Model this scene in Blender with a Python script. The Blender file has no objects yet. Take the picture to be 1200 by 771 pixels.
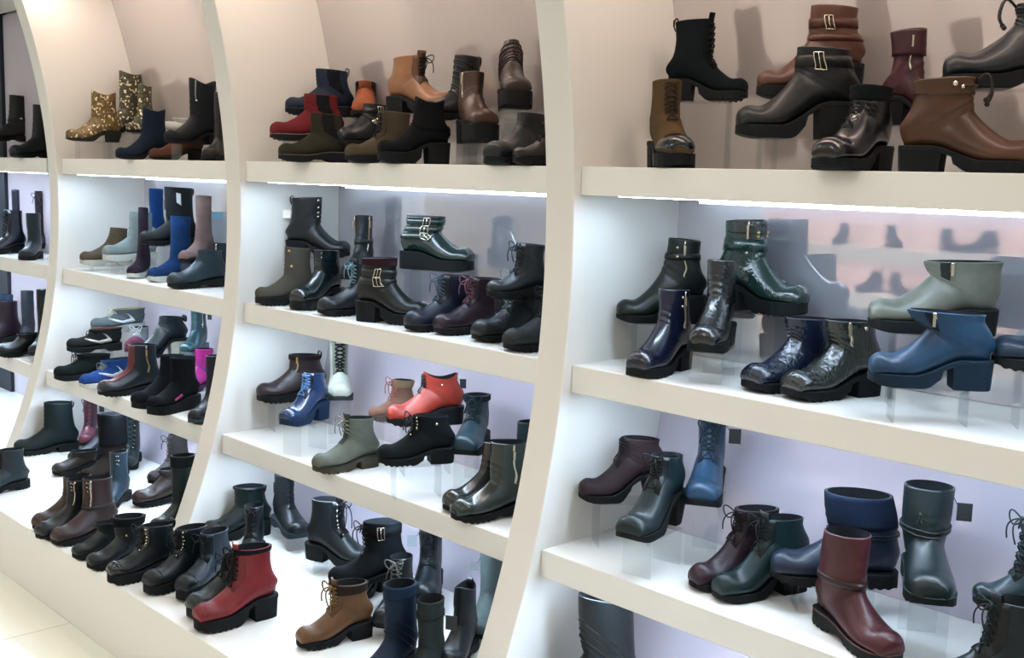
import bpy, math, random
import numpy as np
from mathutils import Matrix, Vector
random.seed(7); RNG = np.random.default_rng(7)
SC = bpy.context.scene
COL = SC.collection

# ------------------------------------------------------------------ camera
F = 1321.85
CAM = np.array([5.2814, -1.7583, 1.5440])
YAW, PIT, ROL = .8105, .1330, .0273
fw = np.array([-math.sin(YAW)*math.cos(PIT), math.cos(YAW)*math.cos(PIT), -math.sin(PIT)])
rt = np.array([math.cos(YAW), math.sin(YAW), 0.])
up = np.cross(rt, fw)
RT = rt*math.cos(ROL)+up*math.sin(ROL)
UP = -rt*math.sin(ROL)+up*math.cos(ROL)
cd = bpy.data.cameras.new('camera'); co = bpy.data.objects.new('camera', cd); COL.objects.link(co)
M = Matrix(((RT[0], UP[0], -fw[0], CAM[0]), (RT[1], UP[1], -fw[1], CAM[1]), (RT[2], UP[2], -fw[2], CAM[2]), (0, 0, 0, 1)))
co.matrix_world = M
cd.sensor_fit = 'HORIZONTAL'; cd.sensor_width = 36; cd.lens = F/1200*36; cd.clip_start = .05
SC.camera = co

def ray(u, v):
    return fw+RT*(u-600)/F-UP*(v-385.5)/F
def on_z(u, v, z):
    d = ray(u, v); t = (z-CAM[2])/d[2]; return CAM+d*t, t
def on_y(u, v, y):
    d = ray(u, v); t = (y-CAM[1])/d[1]; return CAM+d*t, t

# ------------------------------------------------------------------ unit geometry (metres, floor at 0)
W, T = 1.6190, .0985                       # bay pitch, divider thickness
Z = {1: 1.5771, 2: 1.0773, 3: .6099, 4: .2420}
ST = .0708                                 # shelf thickness
YC, ZC, R = -2.5684, 1.3826, 2.8623        # the arc of the dividers
DEP, INS = .4315, .0277
YP = -.2983                                # front of the plinth
CEIL = 2.62
def yf(z): return YC+math.sqrt(R*R-(z-ZC)**2)

# ------------------------------------------------------------------ materials
def s2l(c):
    return tuple(((x/255)/12.92 if x/255 <= .04045 else ((x/255+.055)/1.055)**2.4) for x in c)
DARK = .36                                 # leather reflects less than its photographed tone suggests
def l2s(x): return int(round(255*(x*12.92 if x <= .0031308 else 1.055*x**(1/2.4)-.055)))
def dk(c):
    k = DARK+.38*min(1, max(0, (max(c)-50)/150)); r, g, b_ = s2l(c); return l2s(r*k*.94), l2s(g*k), l2s(b_*k*1.04)
_mats = {}
def mat(name, c, rough=.5, spec=.5, metal=0., bump=None, bs=60., bstr=.2, var=.0, coat=0., emit=None, es=0.):
    if name in _mats: return _mats[name]
    m = bpy.data.materials.new(name); m.use_nodes = True; nt = m.node_tree; b = nt.nodes['Principled BSDF']
    lin = s2l(c)
    b.inputs['Base Color'].default_value = (*lin, 1); b.inputs['Roughness'].default_value = rough
    b.inputs['Specular IOR Level'].default_value = spec; b.inputs['Metallic'].default_value = metal
    b.inputs['Coat Weight'].default_value = coat; b.inputs['Coat Roughness'].default_value = .12
    if emit:
        b.inputs['Emission Color'].default_value = (*s2l(emit), 1); b.inputs['Emission Strength'].default_value = es
    tc = nt.nodes.new('ShaderNodeTexCoord')
    if var:
        n = nt.nodes.new('ShaderNodeTexNoise'); n.inputs['Scale'].default_value = 14; n.inputs['Detail'].default_value = 4
        nt.links.new(tc.outputs['Object'], n.inputs['Vector'])
        r = nt.nodes.new('ShaderNodeValToRGB')
        r.color_ramp.elements[0].position = .3; r.color_ramp.elements[1].position = .7
        r.color_ramp.elements[0].color = (*[x*(1-var) for x in lin], 1); r.color_ramp.elements[1].color = (*[min(1, x*(1+var)) for x in lin], 1)
        nt.links.new(n.outputs['Fac'], r.inputs['Fac']); nt.links.new(r.outputs['Color'], b.inputs['Base Color'])
    if bump:
        if bump == 'croc':
            t = nt.nodes.new('ShaderNodeTexVoronoi'); t.feature = 'DISTANCE_TO_EDGE'; out = t.outputs['Distance']
        elif bump == 'knit':
            t = nt.nodes.new('ShaderNodeTexWave'); t.bands_direction = 'Z'; t.inputs['Distortion'].default_value = 2; out = t.outputs['Fac']
        else:
            t = nt.nodes.new('ShaderNodeTexNoise'); t.inputs['Detail'].default_value = 3; out = t.outputs['Fac']
        t.inputs['Scale'].default_value = bs
        nt.links.new(tc.outputs['Object'], t.inputs['Vector'])
        bp = nt.nodes.new('ShaderNodeBump'); bp.inputs['Strength'].default_value = bstr; bp.inputs['Distance'].default_value = .003
        nt.links.new(out, bp.inputs['Height']); nt.links.new(bp.outputs['Normal'], b.inputs['Normal'])
    _mats[name] = m
    return m
def shoe_mat(c, fin):
    c = dk(c)
    nm = 'shoe_%s_%d_%d_%d' % (fin, *c)
    if fin == 'leather': return mat(nm, c, .40, .28, bump='n', bs=45, bstr=.35, var=.25, coat=.05)
    if fin == 'dull':    return mat(nm, c, .65, .2, bump='n', bs=70, bstr=.25, var=.18)
    if fin == 'suede':   return mat(nm, c, .95, .15, bump='n', bs=220, bstr=.35, var=.15)
    if fin == 'patent':  return mat(nm, c, .24, .5, bump='n', bs=28, bstr=.22, var=.15, coat=.2)
    if fin == 'croc':    return mat(nm, c, .24, .5, bump='croc', bs=75, bstr=.6, var=.2, coat=.25)
    if fin == 'knit':    return mat(nm, c, .9, .2, bump='knit', bs=70, bstr=.6, var=.2)
    if fin == 'metallic':return mat(nm, c, .32, .5, metal=.55, bump='n', bs=60, bstr=.2, var=.2)
    if fin == 'glitter':
        m = mat(nm, c, .45, .6, metal=.25)
        if len(m.node_tree.nodes) < 5:
            nt = m.node_tree; b = nt.nodes['Principled BSDF']
            tc = nt.nodes.new('ShaderNodeTexCoord'); v = nt.nodes.new('ShaderNodeTexVoronoi'); v.inputs['Scale'].default_value = 130
            r = nt.nodes.new('ShaderNodeValToRGB'); r.color_ramp.interpolation = 'CONSTANT'
            l = s2l(c)
            e = r.color_ramp.elements; e[0].color = (*[x*.45 for x in l], 1); e[1].color = (*l, 1); e[1].position = .35
            e3 = e.new(.88); e3.color = (.62, .55, .33, 1)
            sp = nt.nodes.new('ShaderNodeSeparateColor')
            nt.links.new(tc.outputs['Object'], v.inputs['Vector']); nt.links.new(v.outputs['Color'], sp.inputs['Color'])
            nt.links.new(sp.outputs['Red'], r.inputs['Fac']); nt.links.new(r.outputs['Color'], b.inputs['Base Color'])
        return m
    raise ValueError(fin)
def rubber(c=(17, 24, 28)): c = dk(c); return mat('rubber_%d_%d_%d' % tuple(c), c, .75, .22, bump='n', bs=90, bstr=.15)
METAL = mat('buckle_metal', (190, 185, 170), .25, .5, metal=1.)
BRASS = mat('brass_metal', (200, 165, 95), .3, .5, metal=1.)
LINING = mat('dark_lining', (26, 28, 32), .9, .2)

WHITE = mat('white_lacquer', (214, 212, 206), .42, .4, bump='n', bs=3, bstr=.02)
SHELFW = mat('white_shelf_top', (221, 220, 215), .30, .45, bump='n', bs=3, bstr=.02)
def mirror_mat(nm, share, c=(188, 184, 190), rough=.05):
    m = bpy.data.materials.new(nm); m.use_nodes = True; nt = m.node_tree
    b = nt.nodes['Principled BSDF']; b.inputs['Base Color'].default_value = (*s2l(c), 1); b.inputs['Roughness'].default_value = .5
    g = nt.nodes.new('ShaderNodeBsdfGlossy'); g.inputs['Color'].default_value = (.80, .78, .79, 1); g.inputs['Roughness'].default_value = rough
    mx = nt.nodes.new('ShaderNodeMixShader'); mx.inputs[0].default_value = share
    o = nt.nodes['Material Output']
    nt.links.new(b.outputs[0], mx.inputs[1]); nt.links.new(g.outputs[0], mx.inputs[2]); nt.links.new(mx.outputs[0], o.inputs['Surface'])
    return m
MIRROR = mirror_mat('tinted_mirror', .60, (180, 180, 190), .03)
MIRTOP = mirror_mat('tinted_mirror_soft', .40, (168, 160, 158), .10)
GREYP = mirror_mat('grey_gloss_panel', .14, (194, 187, 200), .12)
def acrylic_mat():
    m = bpy.data.materials.new('clear_acrylic'); m.use_nodes = True; nt = m.node_tree
    nt.nodes.remove(nt.nodes['Principled BSDF']); o = nt.nodes['Material Output']
    t = nt.nodes.new('ShaderNodeBsdfTransparent'); t.inputs['Color'].default_value = (.95, .965, .97, 1)
    g = nt.nodes.new('ShaderNodeBsdfGlossy'); g.inputs['Roughness'].default_value = .05
    lw = nt.nodes.new('ShaderNodeLayerWeight'); lw.inputs['Blend'].default_value = .5
    pw = nt.nodes.new('ShaderNodeMath'); pw.operation = 'POWER'; pw.inputs[1].default_value = 4; nt.links.new(lw.outputs['Facing'], pw.inputs[0])
    fr = nt.nodes.new('ShaderNodeMath'); fr.operation = 'MULTIPLY_ADD'; fr.inputs[1].default_value = .35; fr.inputs[2].default_value = .05; nt.links.new(pw.outputs[0], fr.inputs[0])
    mx = nt.nodes.new('ShaderNodeMixShader')
    nt.links.new(fr.outputs[0], mx.inputs[0]); nt.links.new(t.outputs[0], mx.inputs[1]); nt.links.new(g.outputs[0], mx.inputs[2]); nt.links.new(mx.outputs[0], o.inputs['Surface'])
    return m
ACRYL = acrylic_mat()
LEDM = mat('led_glow', (255, 255, 255), .5, emit=(206, 230, 255), es=112)

# ------------------------------------------------------------------ mesh helpers
class MB:
    def __init__(s): s.v = []; s.f = []
    def add(s, vs, fs):
        o = len(s.v); s.v += [tuple(map(float, p)) for p in vs]; s.f += [tuple(i+o for i in f) for f in fs]
    def grid(s, P, close_u=False, close_v=False, flip=False):
        nu, nv = P.shape[:2]; fs = []
        for i in range(nu if close_u else nu-1):
            for j in range(nv if close_v else nv-1):
                q = (i*nv+j, i*nv+(j+1) % nv, ((i+1) % nu)*nv+(j+1) % nv, ((i+1) % nu)*nv+j)
                fs.append(q[::-1] if flip else q)
        s.add(P.reshape(-1, 3), fs)
    def box(s, x0, x1, y0, y1, z0, z1):
        vs = [(x, y, z) for x in (x0, x1) for y in (y0, y1) for z in (z0, z1)]
        s.add(vs, [(0, 1, 3, 2), (4, 6, 7, 5), (0, 4, 5, 1), (2, 3, 7, 6), (0, 2, 6, 4), (1, 5, 7, 3)])
    def tube(s, pts, r, seg=6, closed=False):
        P = np.array(pts, float); n = len(P)
        if closed: tg = np.roll(P, -1, 0)-np.roll(P, 1, 0)
        else: tg = np.gradient(P, axis=0)
        tg /= np.linalg.norm(tg, axis=1)[:, None]+1e-12
        ref = np.array([0, 0, 1.]) if abs(tg[0, 2]) < .9 else np.array([1., 0, 0])
        rings = []; a = np.linspace(0, 2*math.pi, seg, endpoint=False)
        for i in range(n):
            u = np.cross(tg[i], ref); u /= np.linalg.norm(u)+1e-12; w = np.cross(u, tg[i]); ref = w
            rings.append(P[i]+r*(np.cos(a)[:, None]*u+np.sin(a)[:, None]*w))
        s.grid(np.array(rings), close_u=closed, close_v=True)
        if not closed:
            o = len(s.v)-n*seg
            s.f.append(tuple(o+k for k in range(seg))[::-1]); s.f.append(tuple(o+(n-1)*seg+k for k in range(seg)))
    def ball(s, c, r, n=6):
        th = np.linspace(0, math.pi, n); ph = np.linspace(0, 2*math.pi, 8, endpoint=False)
        P = np.array([[(c[0]+r*math.sin(t)*math.cos(p), c[1]+r*math.sin(t)*math.sin(p), c[2]+r*math.cos(t)) for p in ph] for t in th])
        s.grid(P, close_v=True)
    def build(s, name, m, parent=None, smooth=True, bevel=0.):
        me = bpy.data.meshes.new(name); me.from_pydata(s.v, [], s.f); me.validate(); me.update()
        if smooth: me.polygons.foreach_set('use_smooth', [True]*len(me.polygons))
        me.materials.append(m)
        o = bpy.data.objects.new(name, me); COL.objects.link(o)
        if parent: o.parent = parent
        if bevel:
            b = o.modifiers.new('bevel', 'BEVEL'); b.width = bevel; b.segments = 2; b.limit_method = 'ANGLE'
        return o
def tag(o, label=None, cat=None, group=None, kind=None):
    if label: o['label'] = label
    if cat: o['category'] = cat
    if group: o['group'] = group
    if kind: o['kind'] = kind
    return o
def empty(name, loc, rz=0.):
    o = bpy.data.objects.new(name, None); COL.objects.link(o); o.location = loc; o.rotation_euler = (0, 0, rz); o.empty_display_size = .05
    return o

# ------------------------------------------------------------------ the last: a surface S(u, th) swept from toe (u=0) to collar (u=13)
def spline(A, u):
    A = np.asarray(A, float); n = len(A)-1
    u = np.clip(u, 0, n); i = np.minimum(u.astype(int), n-1); t = u-i
    g = lambda k: A[np.clip(k, 0, n)]
    p0, p1, p2, p3 = g(i-1), g(i), g(i+1), g(i+2)
    if A.ndim > 1: t = t[:, None]
    return p1+.5*t*(p2-p0+t*(2*p0-5*p1+4*p2-p3+t*(3*(p1-p2)+p3-p0)))
def sstep(a, b, x):
    t = np.clip((x-a)/(b-a), 0, 1); return t*t*(3-2*t)
class Last:
    def __init__(s, H=.19, L=.26, hs=.018, hh=.035, toe='round', sw=.112, wt=.040, tilt=.006, wid=1., scallop=0., lean=0., ankle=.03, full=1., wa=0.):
        sw *= .82; wt *= .90
        s.L, s.H, s.hs, s.hh, s.toe, s.wid = L, H, hs, hh, toe, wid
        k = L/.26
        zi = hs*.35+hh*.65+.082*full*k
        zi = min(zi, H-.015)
        hb = hs+.046*full*k
        hb = min(hb, H*.8)
        def zb(x):
            return hs+(hh-hs)*(1-sstep(.25*L, .66*L, np.asarray(x, float)))
        s.zb = zb
        xf = .035*L/.26+sw*k+lean; xb = .022*k+lean
        low = H < zi+.03
        if low: xf, xb = .60*L, .0
        Tx = [L, .988*L, .915*L, .805*L, .70*L, .612*L, .54*L]
        Tz = [hs+.016*k, hs+.034*full*k, hs+.047*full*k, hb, hb+(zi-hb)*.27, hb+(zi-hb)*.61, zi]
        Bx = [L-.003, .972*L, .88*L, .76*L, .62*L, .46*L, .30*L]
        Bz = [hs+.004, hs, hs, hs, float(zb(.62*L)), float(zb(.46*L)), float(zb(.30*L))]
        # instep and shaft
        for j in range(7, 14):
            t = (j-6)/7
            e = t**.8
            Tx.append(.54*L+(xf-.54*L)*(1-(1-t)**1.6)); Tz.append(zi+(H-zi)*t**1.15)
        Hb = H-tilt
        Bx += [.15*L, .045*L, .004, -.002]; Bz += [hh, hh+.003, hh+.020*k, hh+.042*k]
        za = min(hh+.075*k, Hb*.9)
        if low: Bx += [.0, .0, -.004]; Bz += [hh+(Hb-hh)*.7, hh+(Hb-hh)*.85, Hb]
        else:
            Bx += [ankle*.5, ankle*.6+xb*.2, xb]; zr = [za, za+(Hb-za)*.5, Hb]; Bz += zr
        s.T = np.stack([Tx, Tz], 1); s.B = np.stack([Bx, Bz], 1)
        w = np.array([.012, .028, .0385, .0430, .0420, .0385, .0360, .0345, .0345, .0345, .0345, .0350, (.035+wt)/2, wt])
        w[8:13] = w[8:13]+(wt-w[8:13])*np.array([.2, .5, .8, 1, 1])*wa
        if toe == 'point': w[:4] = [.004, .014, .027, .040]
        if toe == 'square': w[:4] = [.022, .036, .0425, .0445]
        s.w = w*k*wid
        s.k = np.array([.30, .32, .32, .30, .30, .28, .22, .12, .06, .04, .02, 0, 0, 0])
        s.n = np.array([2.4, 2.5, 2.5, 2.4, 2.3, 2.2, 2.1, 2.0, 2, 2, 2, 2, 2, 2])
        s.sc = scallop
        s.wr = RNG.uniform(0, 6, 4)
    def S(s, u, th):
        u = np.asarray(u, float); th = np.asarray(th, float)
        sh = np.broadcast(u, th).shape; uf = np.broadcast_to(u, sh).ravel(); tf = np.broadcast_to(th, sh).ravel()
        T, B, w, k, n = (spline(a, uf) for a in (s.T, s.B, s.w, s.k, s.n))
        C = (T+B)/2; A = (T-B)/2
        c, si = np.cos(tf), np.sin(tf)
        cc = np.sign(c)*np.abs(c)**(2/n); ss = np.sign(si)*np.abs(si)**(2/n)
        xz = C+A*cc[:, None]
        y = w*ss*(1-k*c)
        # soft ankle creases
        cr = .0012*np.sin(uf*5.0+s.wr[0]+1.5*np.sin(tf+s.wr[1]))*np.exp(-((uf-8.5)/2.2)**2)
        r = np.stack([xz[:, 0]-s.L/2+cr*c, y*(1+cr*5), xz[:, 1]], 1)
        if s.sc:
            q = np.clip((uf-11)/2, 0, 1)
            r[:, 2] += s.sc*np.cos(2*tf)*q*q
        return r.reshape(*sh, 3)
    def SO(s, u, th, off):
        e = 1e-3
        u = np.asarray(u, float); th = np.asarray(th, float)
        P = s.S(u, th)
        if np.all(np.asarray(off) == 0): return P
        uu = np.clip(u, .15, 12.9)
        du = s.S(uu+e, th)-s.S(uu-e, th); dt = s.S(uu, th+e)-s.S(uu, th-e)
        N = np.cross(du, dt); N /= np.linalg.norm(N, axis=-1)[..., None]+1e-15
        # outward: away from ring centre
        Cc = spline((s.T+s.B)/2, np.broadcast_to(uu, P.shape[:-1]).ravel()).reshape(*P.shape[:-1], 2)
        D = P-np.stack([Cc[..., 0]-s.L/2, np.zeros(P.shape[:-1]), Cc[..., 1]], -1)
        sg = np.sign((N*D).sum(-1)); sg[sg == 0] = 1
        return P+N*sg[..., None]*np.broadcast_to(off, P.shape[:-1])[..., None]

SEG = 28
def patch(mb, la, u0, u1, t0, t1, off, nu=10, nt=8, base=-.0015):
    us = np.concatenate([[u0], np.linspace(u0, u1, nu), [u1]]); ts = np.concatenate([[t0], np.linspace(t0, t1, nt), [t1]])
    O = np.full((nu+2, nt+2), off); O[0] = O[-1] = base; O[:, 0] = O[:, -1] = base
    mb.grid(la.SO(us[:, None], ts[None, :], O))
def ribbon(mb, la, ucs, tcs, half, off, base=-.001):
    """a strip following (u,th) centre points, half width given in u-units"""
    ucs, tcs, half = map(np.asarray, (ucs, tcs, half))
    U = np.stack([ucs-half, ucs-half, ucs+half, ucs+half], 1); Th = np.stack([tcs]*4, 1)
    O = np.zeros(U.shape)+off; O[:, 0] = O[:, 3] = base
    mb.grid(la.SO(U, Th, O))
def band(mb, la, u0, u1, off, nu=4, rough=0., base=-.0015, slope=0.):
    th = np.linspace(0, 2*math.pi, SEG*2 if rough else SEG, endpoint=False)
    us = np.concatenate([[u0], np.linspace(u0, u1, nu), [u1]])
    O = np.full((nu+2, len(th)), off); O[0] = O[-1] = base
    if rough: O[1:-1] += RNG.uniform(-rough, rough, (nu, len(th)))
    U = us[:, None]+slope*np.cos(th)[None, :]
    mb.grid(la.SO(U, np.broadcast_to(th, U.shape), O), close_v=True)

def level(la, z, th, lo=6.0):
    """u at which the surface reaches height z, per angle"""
    us = np.linspace(lo, 13, 90); P = la.S(us[:, None], th[None, :])[..., 2]
    out = np.empty(len(th))
    for j in range(len(th)):
        zz = np.maximum.accumulate(P[:, j]+np.arange(90)*1e-7); out[j] = np.interp(z[j] if np.ndim(z) else z, zz, us)
    return out
def height(la, u): return float((spline(la.T, np.array([float(u)]))[0, 1]+spline(la.B, np.array([float(u)]))[0, 1])/2)
def hband(mb, la, z0, z1, off, nu=4, rough=0., base=-.0015, slope=0., top=False):
    th = np.linspace(0, 2*math.pi, SEG*2 if rough else SEG, endpoint=False)
    dz = slope*np.cos(th)
    a = level(la, z0+dz, th); b_ = np.full(len(th), 13.0) if top else np.maximum(level(la, z1+dz, th), a+.05)
    t = np.concatenate([[0], np.linspace(0, 1, nu), [1]])[:, None]
    U = a[None]*(1-t)+b_[None]*t
    O = np.full(U.shape, off); O[0] = O[-1] = base
    if rough: O[1:-1] += RNG.uniform(-rough, rough, (nu, len(th)))
    mb.grid(la.SO(U, np.broadcast_to(th, U.shape), O), close_v=True)

def plan(L, toe, wid):
    xs = [0, .012, .05, .13, .22, .32, .45, .60, .74, .85, .92, .965, .988, 1.0]
    ws = [.008, .019, .030, .0355, .0365, .0355, .0365, .0415, .0455, .0435, .0365, .0265, .0165, .005]
    if toe == 'square': ws[9:] = [.0455, .0430, .0360, .0270, .014]
    if toe == 'point': ws[8:] = [.0415, .0320, .0230, .0140, .0080, .002]
    k = L/.26*wid
    return np.array(xs)*L, np.array(ws)*k

def make_sole(la, kind, heel, mc, root, heelc=None, margin=.002, welt=None):
    L = la.L; px, pw = plan(L, la.toe, la.wid)
    x = np.concatenate([[0, .004, .010], np.linspace(.018, L-.014, 52), [L-.008, L-.003, L]])
    w = np.interp(x, px, pw)+margin; zt = la.zb(x)+.0045
    hl = (.34 if heel in ('block', 'stack') else .27)*L
    arch = sstep(.26*L, .36*L, x)*(1-sstep(.50*L, .62*L, x))
    spring = np.clip((x-.80*L)/(.2*L), 0, 1)**2*.010
    if kind == 'wedge': zlow = np.zeros_like(x)+spring*.6
    elif heel: zlow = np.where(x < .43*L, np.maximum(la.zb(x)-.007, 0), 0); zlow = np.where((x >= .43*L), (la.zb(x)-np.maximum(la.hs, .007))*(1-sstep(.43*L, .58*L, x))*1.0, zlow)+spring; zlow = np.maximum(zlow, 0)
    else: zlow = arch*min(.012, la.hs*.55)+spring
    if kind == 'lug':
        idx = np.arange(len(x)); zlow = zlow+np.where((idx % 4 < 2), .0, .0030)*(1-np.where(arch > .5, 1, 0))
        if heel: zlow = np.where(x < .42*L, np.maximum(la.zb(x)-.007, 0), zlow)
    zlow = np.minimum(zlow, zt-.004)
    xx = x-L/2; b = .0018
    prof = []
    for (sw_, zz) in ((1, 'b'), (1, 'B'), (1, 'T'), (1, 't'), (-1, 't'), (-1, 'T'), (-1, 'B'), (-1, 'b')):
        yy = sw_*(w-(b if zz in 'bt' else 0)*1.0); yy = np.where(w < b*1.5, sw_*w*.8, yy)
        zv = {'b': zlow, 'B': zlow+b, 'T': zt-b, 't': zt}[zz]
        prof.append(np.stack([xx, yy, zv], 1))
    P = np.stack(prof, 1)
    mb = MB(); mb.grid(P, close_v=True)
    n = len(x); o = len(mb.v)-n*8
    mb.f.append(tuple(o+k for k in range(8))); mb.f.append(tuple(o+(n-1)*8+k for k in range(8))[::-1])
    so = mb.build('sole', mc, root, smooth=False)
    if welt:
        mw = MB(); pts = np.concatenate([np.stack([xx, w-.0005, zt+.0003], 1), np.stack([xx, -(w-.0005), zt+.0003], 1)[::-1]])
        mw.tube(pts, .0016, 5, closed=True); mw.build('welt', welt, root)
    if heel:
        h0 = float(la.zb(0.05*L))-.005
        tp = {'block': .93, 'stack': .97, 'cuban': .80, 'slim': .66}[heel]
        xs = np.linspace(0, hl, 12); ww = np.interp(xs, px, pw)+margin*.5
        out = np.concatenate([np.stack([xs, ww], 1), np.stack([xs, -ww], 1)[::-1]])
        cx = hl*(.45 if heel != 'cuban' else .5)
        rings = []
        for t in (0, .03, .35, .7, 1.0):
            sc = 1-(1-tp)*(1-t)**1.0; sc2 = sc
            zz = h0*t
            top = la.zb(out[:, 0])-.005
            zz = np.where(t == 1.0, top, h0*t)*np.ones(len(out))
            r = np.stack([cx+(out[:, 0]-cx)*sc-L/2+(.006 if heel == 'cuban' else 0)*(1-t), out[:, 1]*sc2, zz], 1)
            rings.append(r)
        mh = MB(); mh.grid(np.array(rings), close_v=True)
        nn = len(out); mh.f.append(tuple(range(nn))[::-1]); mh.f.append(tuple(4*nn+k for k in range(nn)))
        mh.build('heel', heelc or mc, root, smooth=False)
    return so

def lace_set(la, mlace, root, u0, u1, rows, side, hw=.015, bow=True, long=False, eyelet=None, r=.0017):
    us = np.linspace(u0, u1, rows)
    def ang(u):
        w = spline(la.w, np.array([u]))[0]; return math.asin(min(.9, hw/w))
    mb = MB()
    for i in range(rows-1):
        a, c = ang(us[i]), ang(us[i+1])
        for sg in (1, -1):
            t = np.linspace(0, 1, 6)
            mb.tube(la.SO(us[i]+(us[i+1]-us[i])*t, sg*(-a+(a+c)*t), .0032+.0018*np.sin(math.pi*t)), r, 5)
    a = ang(us[0]); t = np.linspace(-1, 1, 5); mb.tube(la.SO(us[0]+0*t, t*a, .0035), r, 5)
    a = ang(us[-1]); mb.tube(la.SO(us[-1]+0*t, t*a, .0035), r, 5)
    if bow:
        p = la.SO(np.array([us[-1]]), np.array([0.]), .006)[0]; q = la.SO(np.array([us[-1]]), np.array([0.]), .03)[0]
        N = (q-p); N /= np.linalg.norm(N)
        for sg in (1, -1):
            t = np.linspace(0, 1, 12)
            lp = [p+np.array([0, sg*(.026*math.sin(math.pi*x)), 0])+N*(.014*math.sin(math.pi*x))+np.array([0, sg*.006*math.sin(2*math.pi*x), .012*math.sin(2*math.pi*x)-.004*x]) for x in t]
            mb.tube(lp, r, 5)
            ln = .085 if long else .045
            tl = [p+np.array([0, sg*.022*x, 0])+N*(.016*math.sin(math.pi*x*.8)+.008*x)+np.array([0, 0, -ln*x*x]) for x in np.linspace(0, 1, 8)]
            mb.tube(tl, r, 5)
    mb.build('laces', mlace, root)
    if eyelet:
        for i in range(rows):
            for sg in (1, -1):
                me = MB(); c = la.SO(np.array([us[i]]), np.array([sg*(ang(us[i])+.06)]), .002)[0]
                me.ball(c, .0032, 5); me.build('eyelet', eyelet, root)

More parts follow.
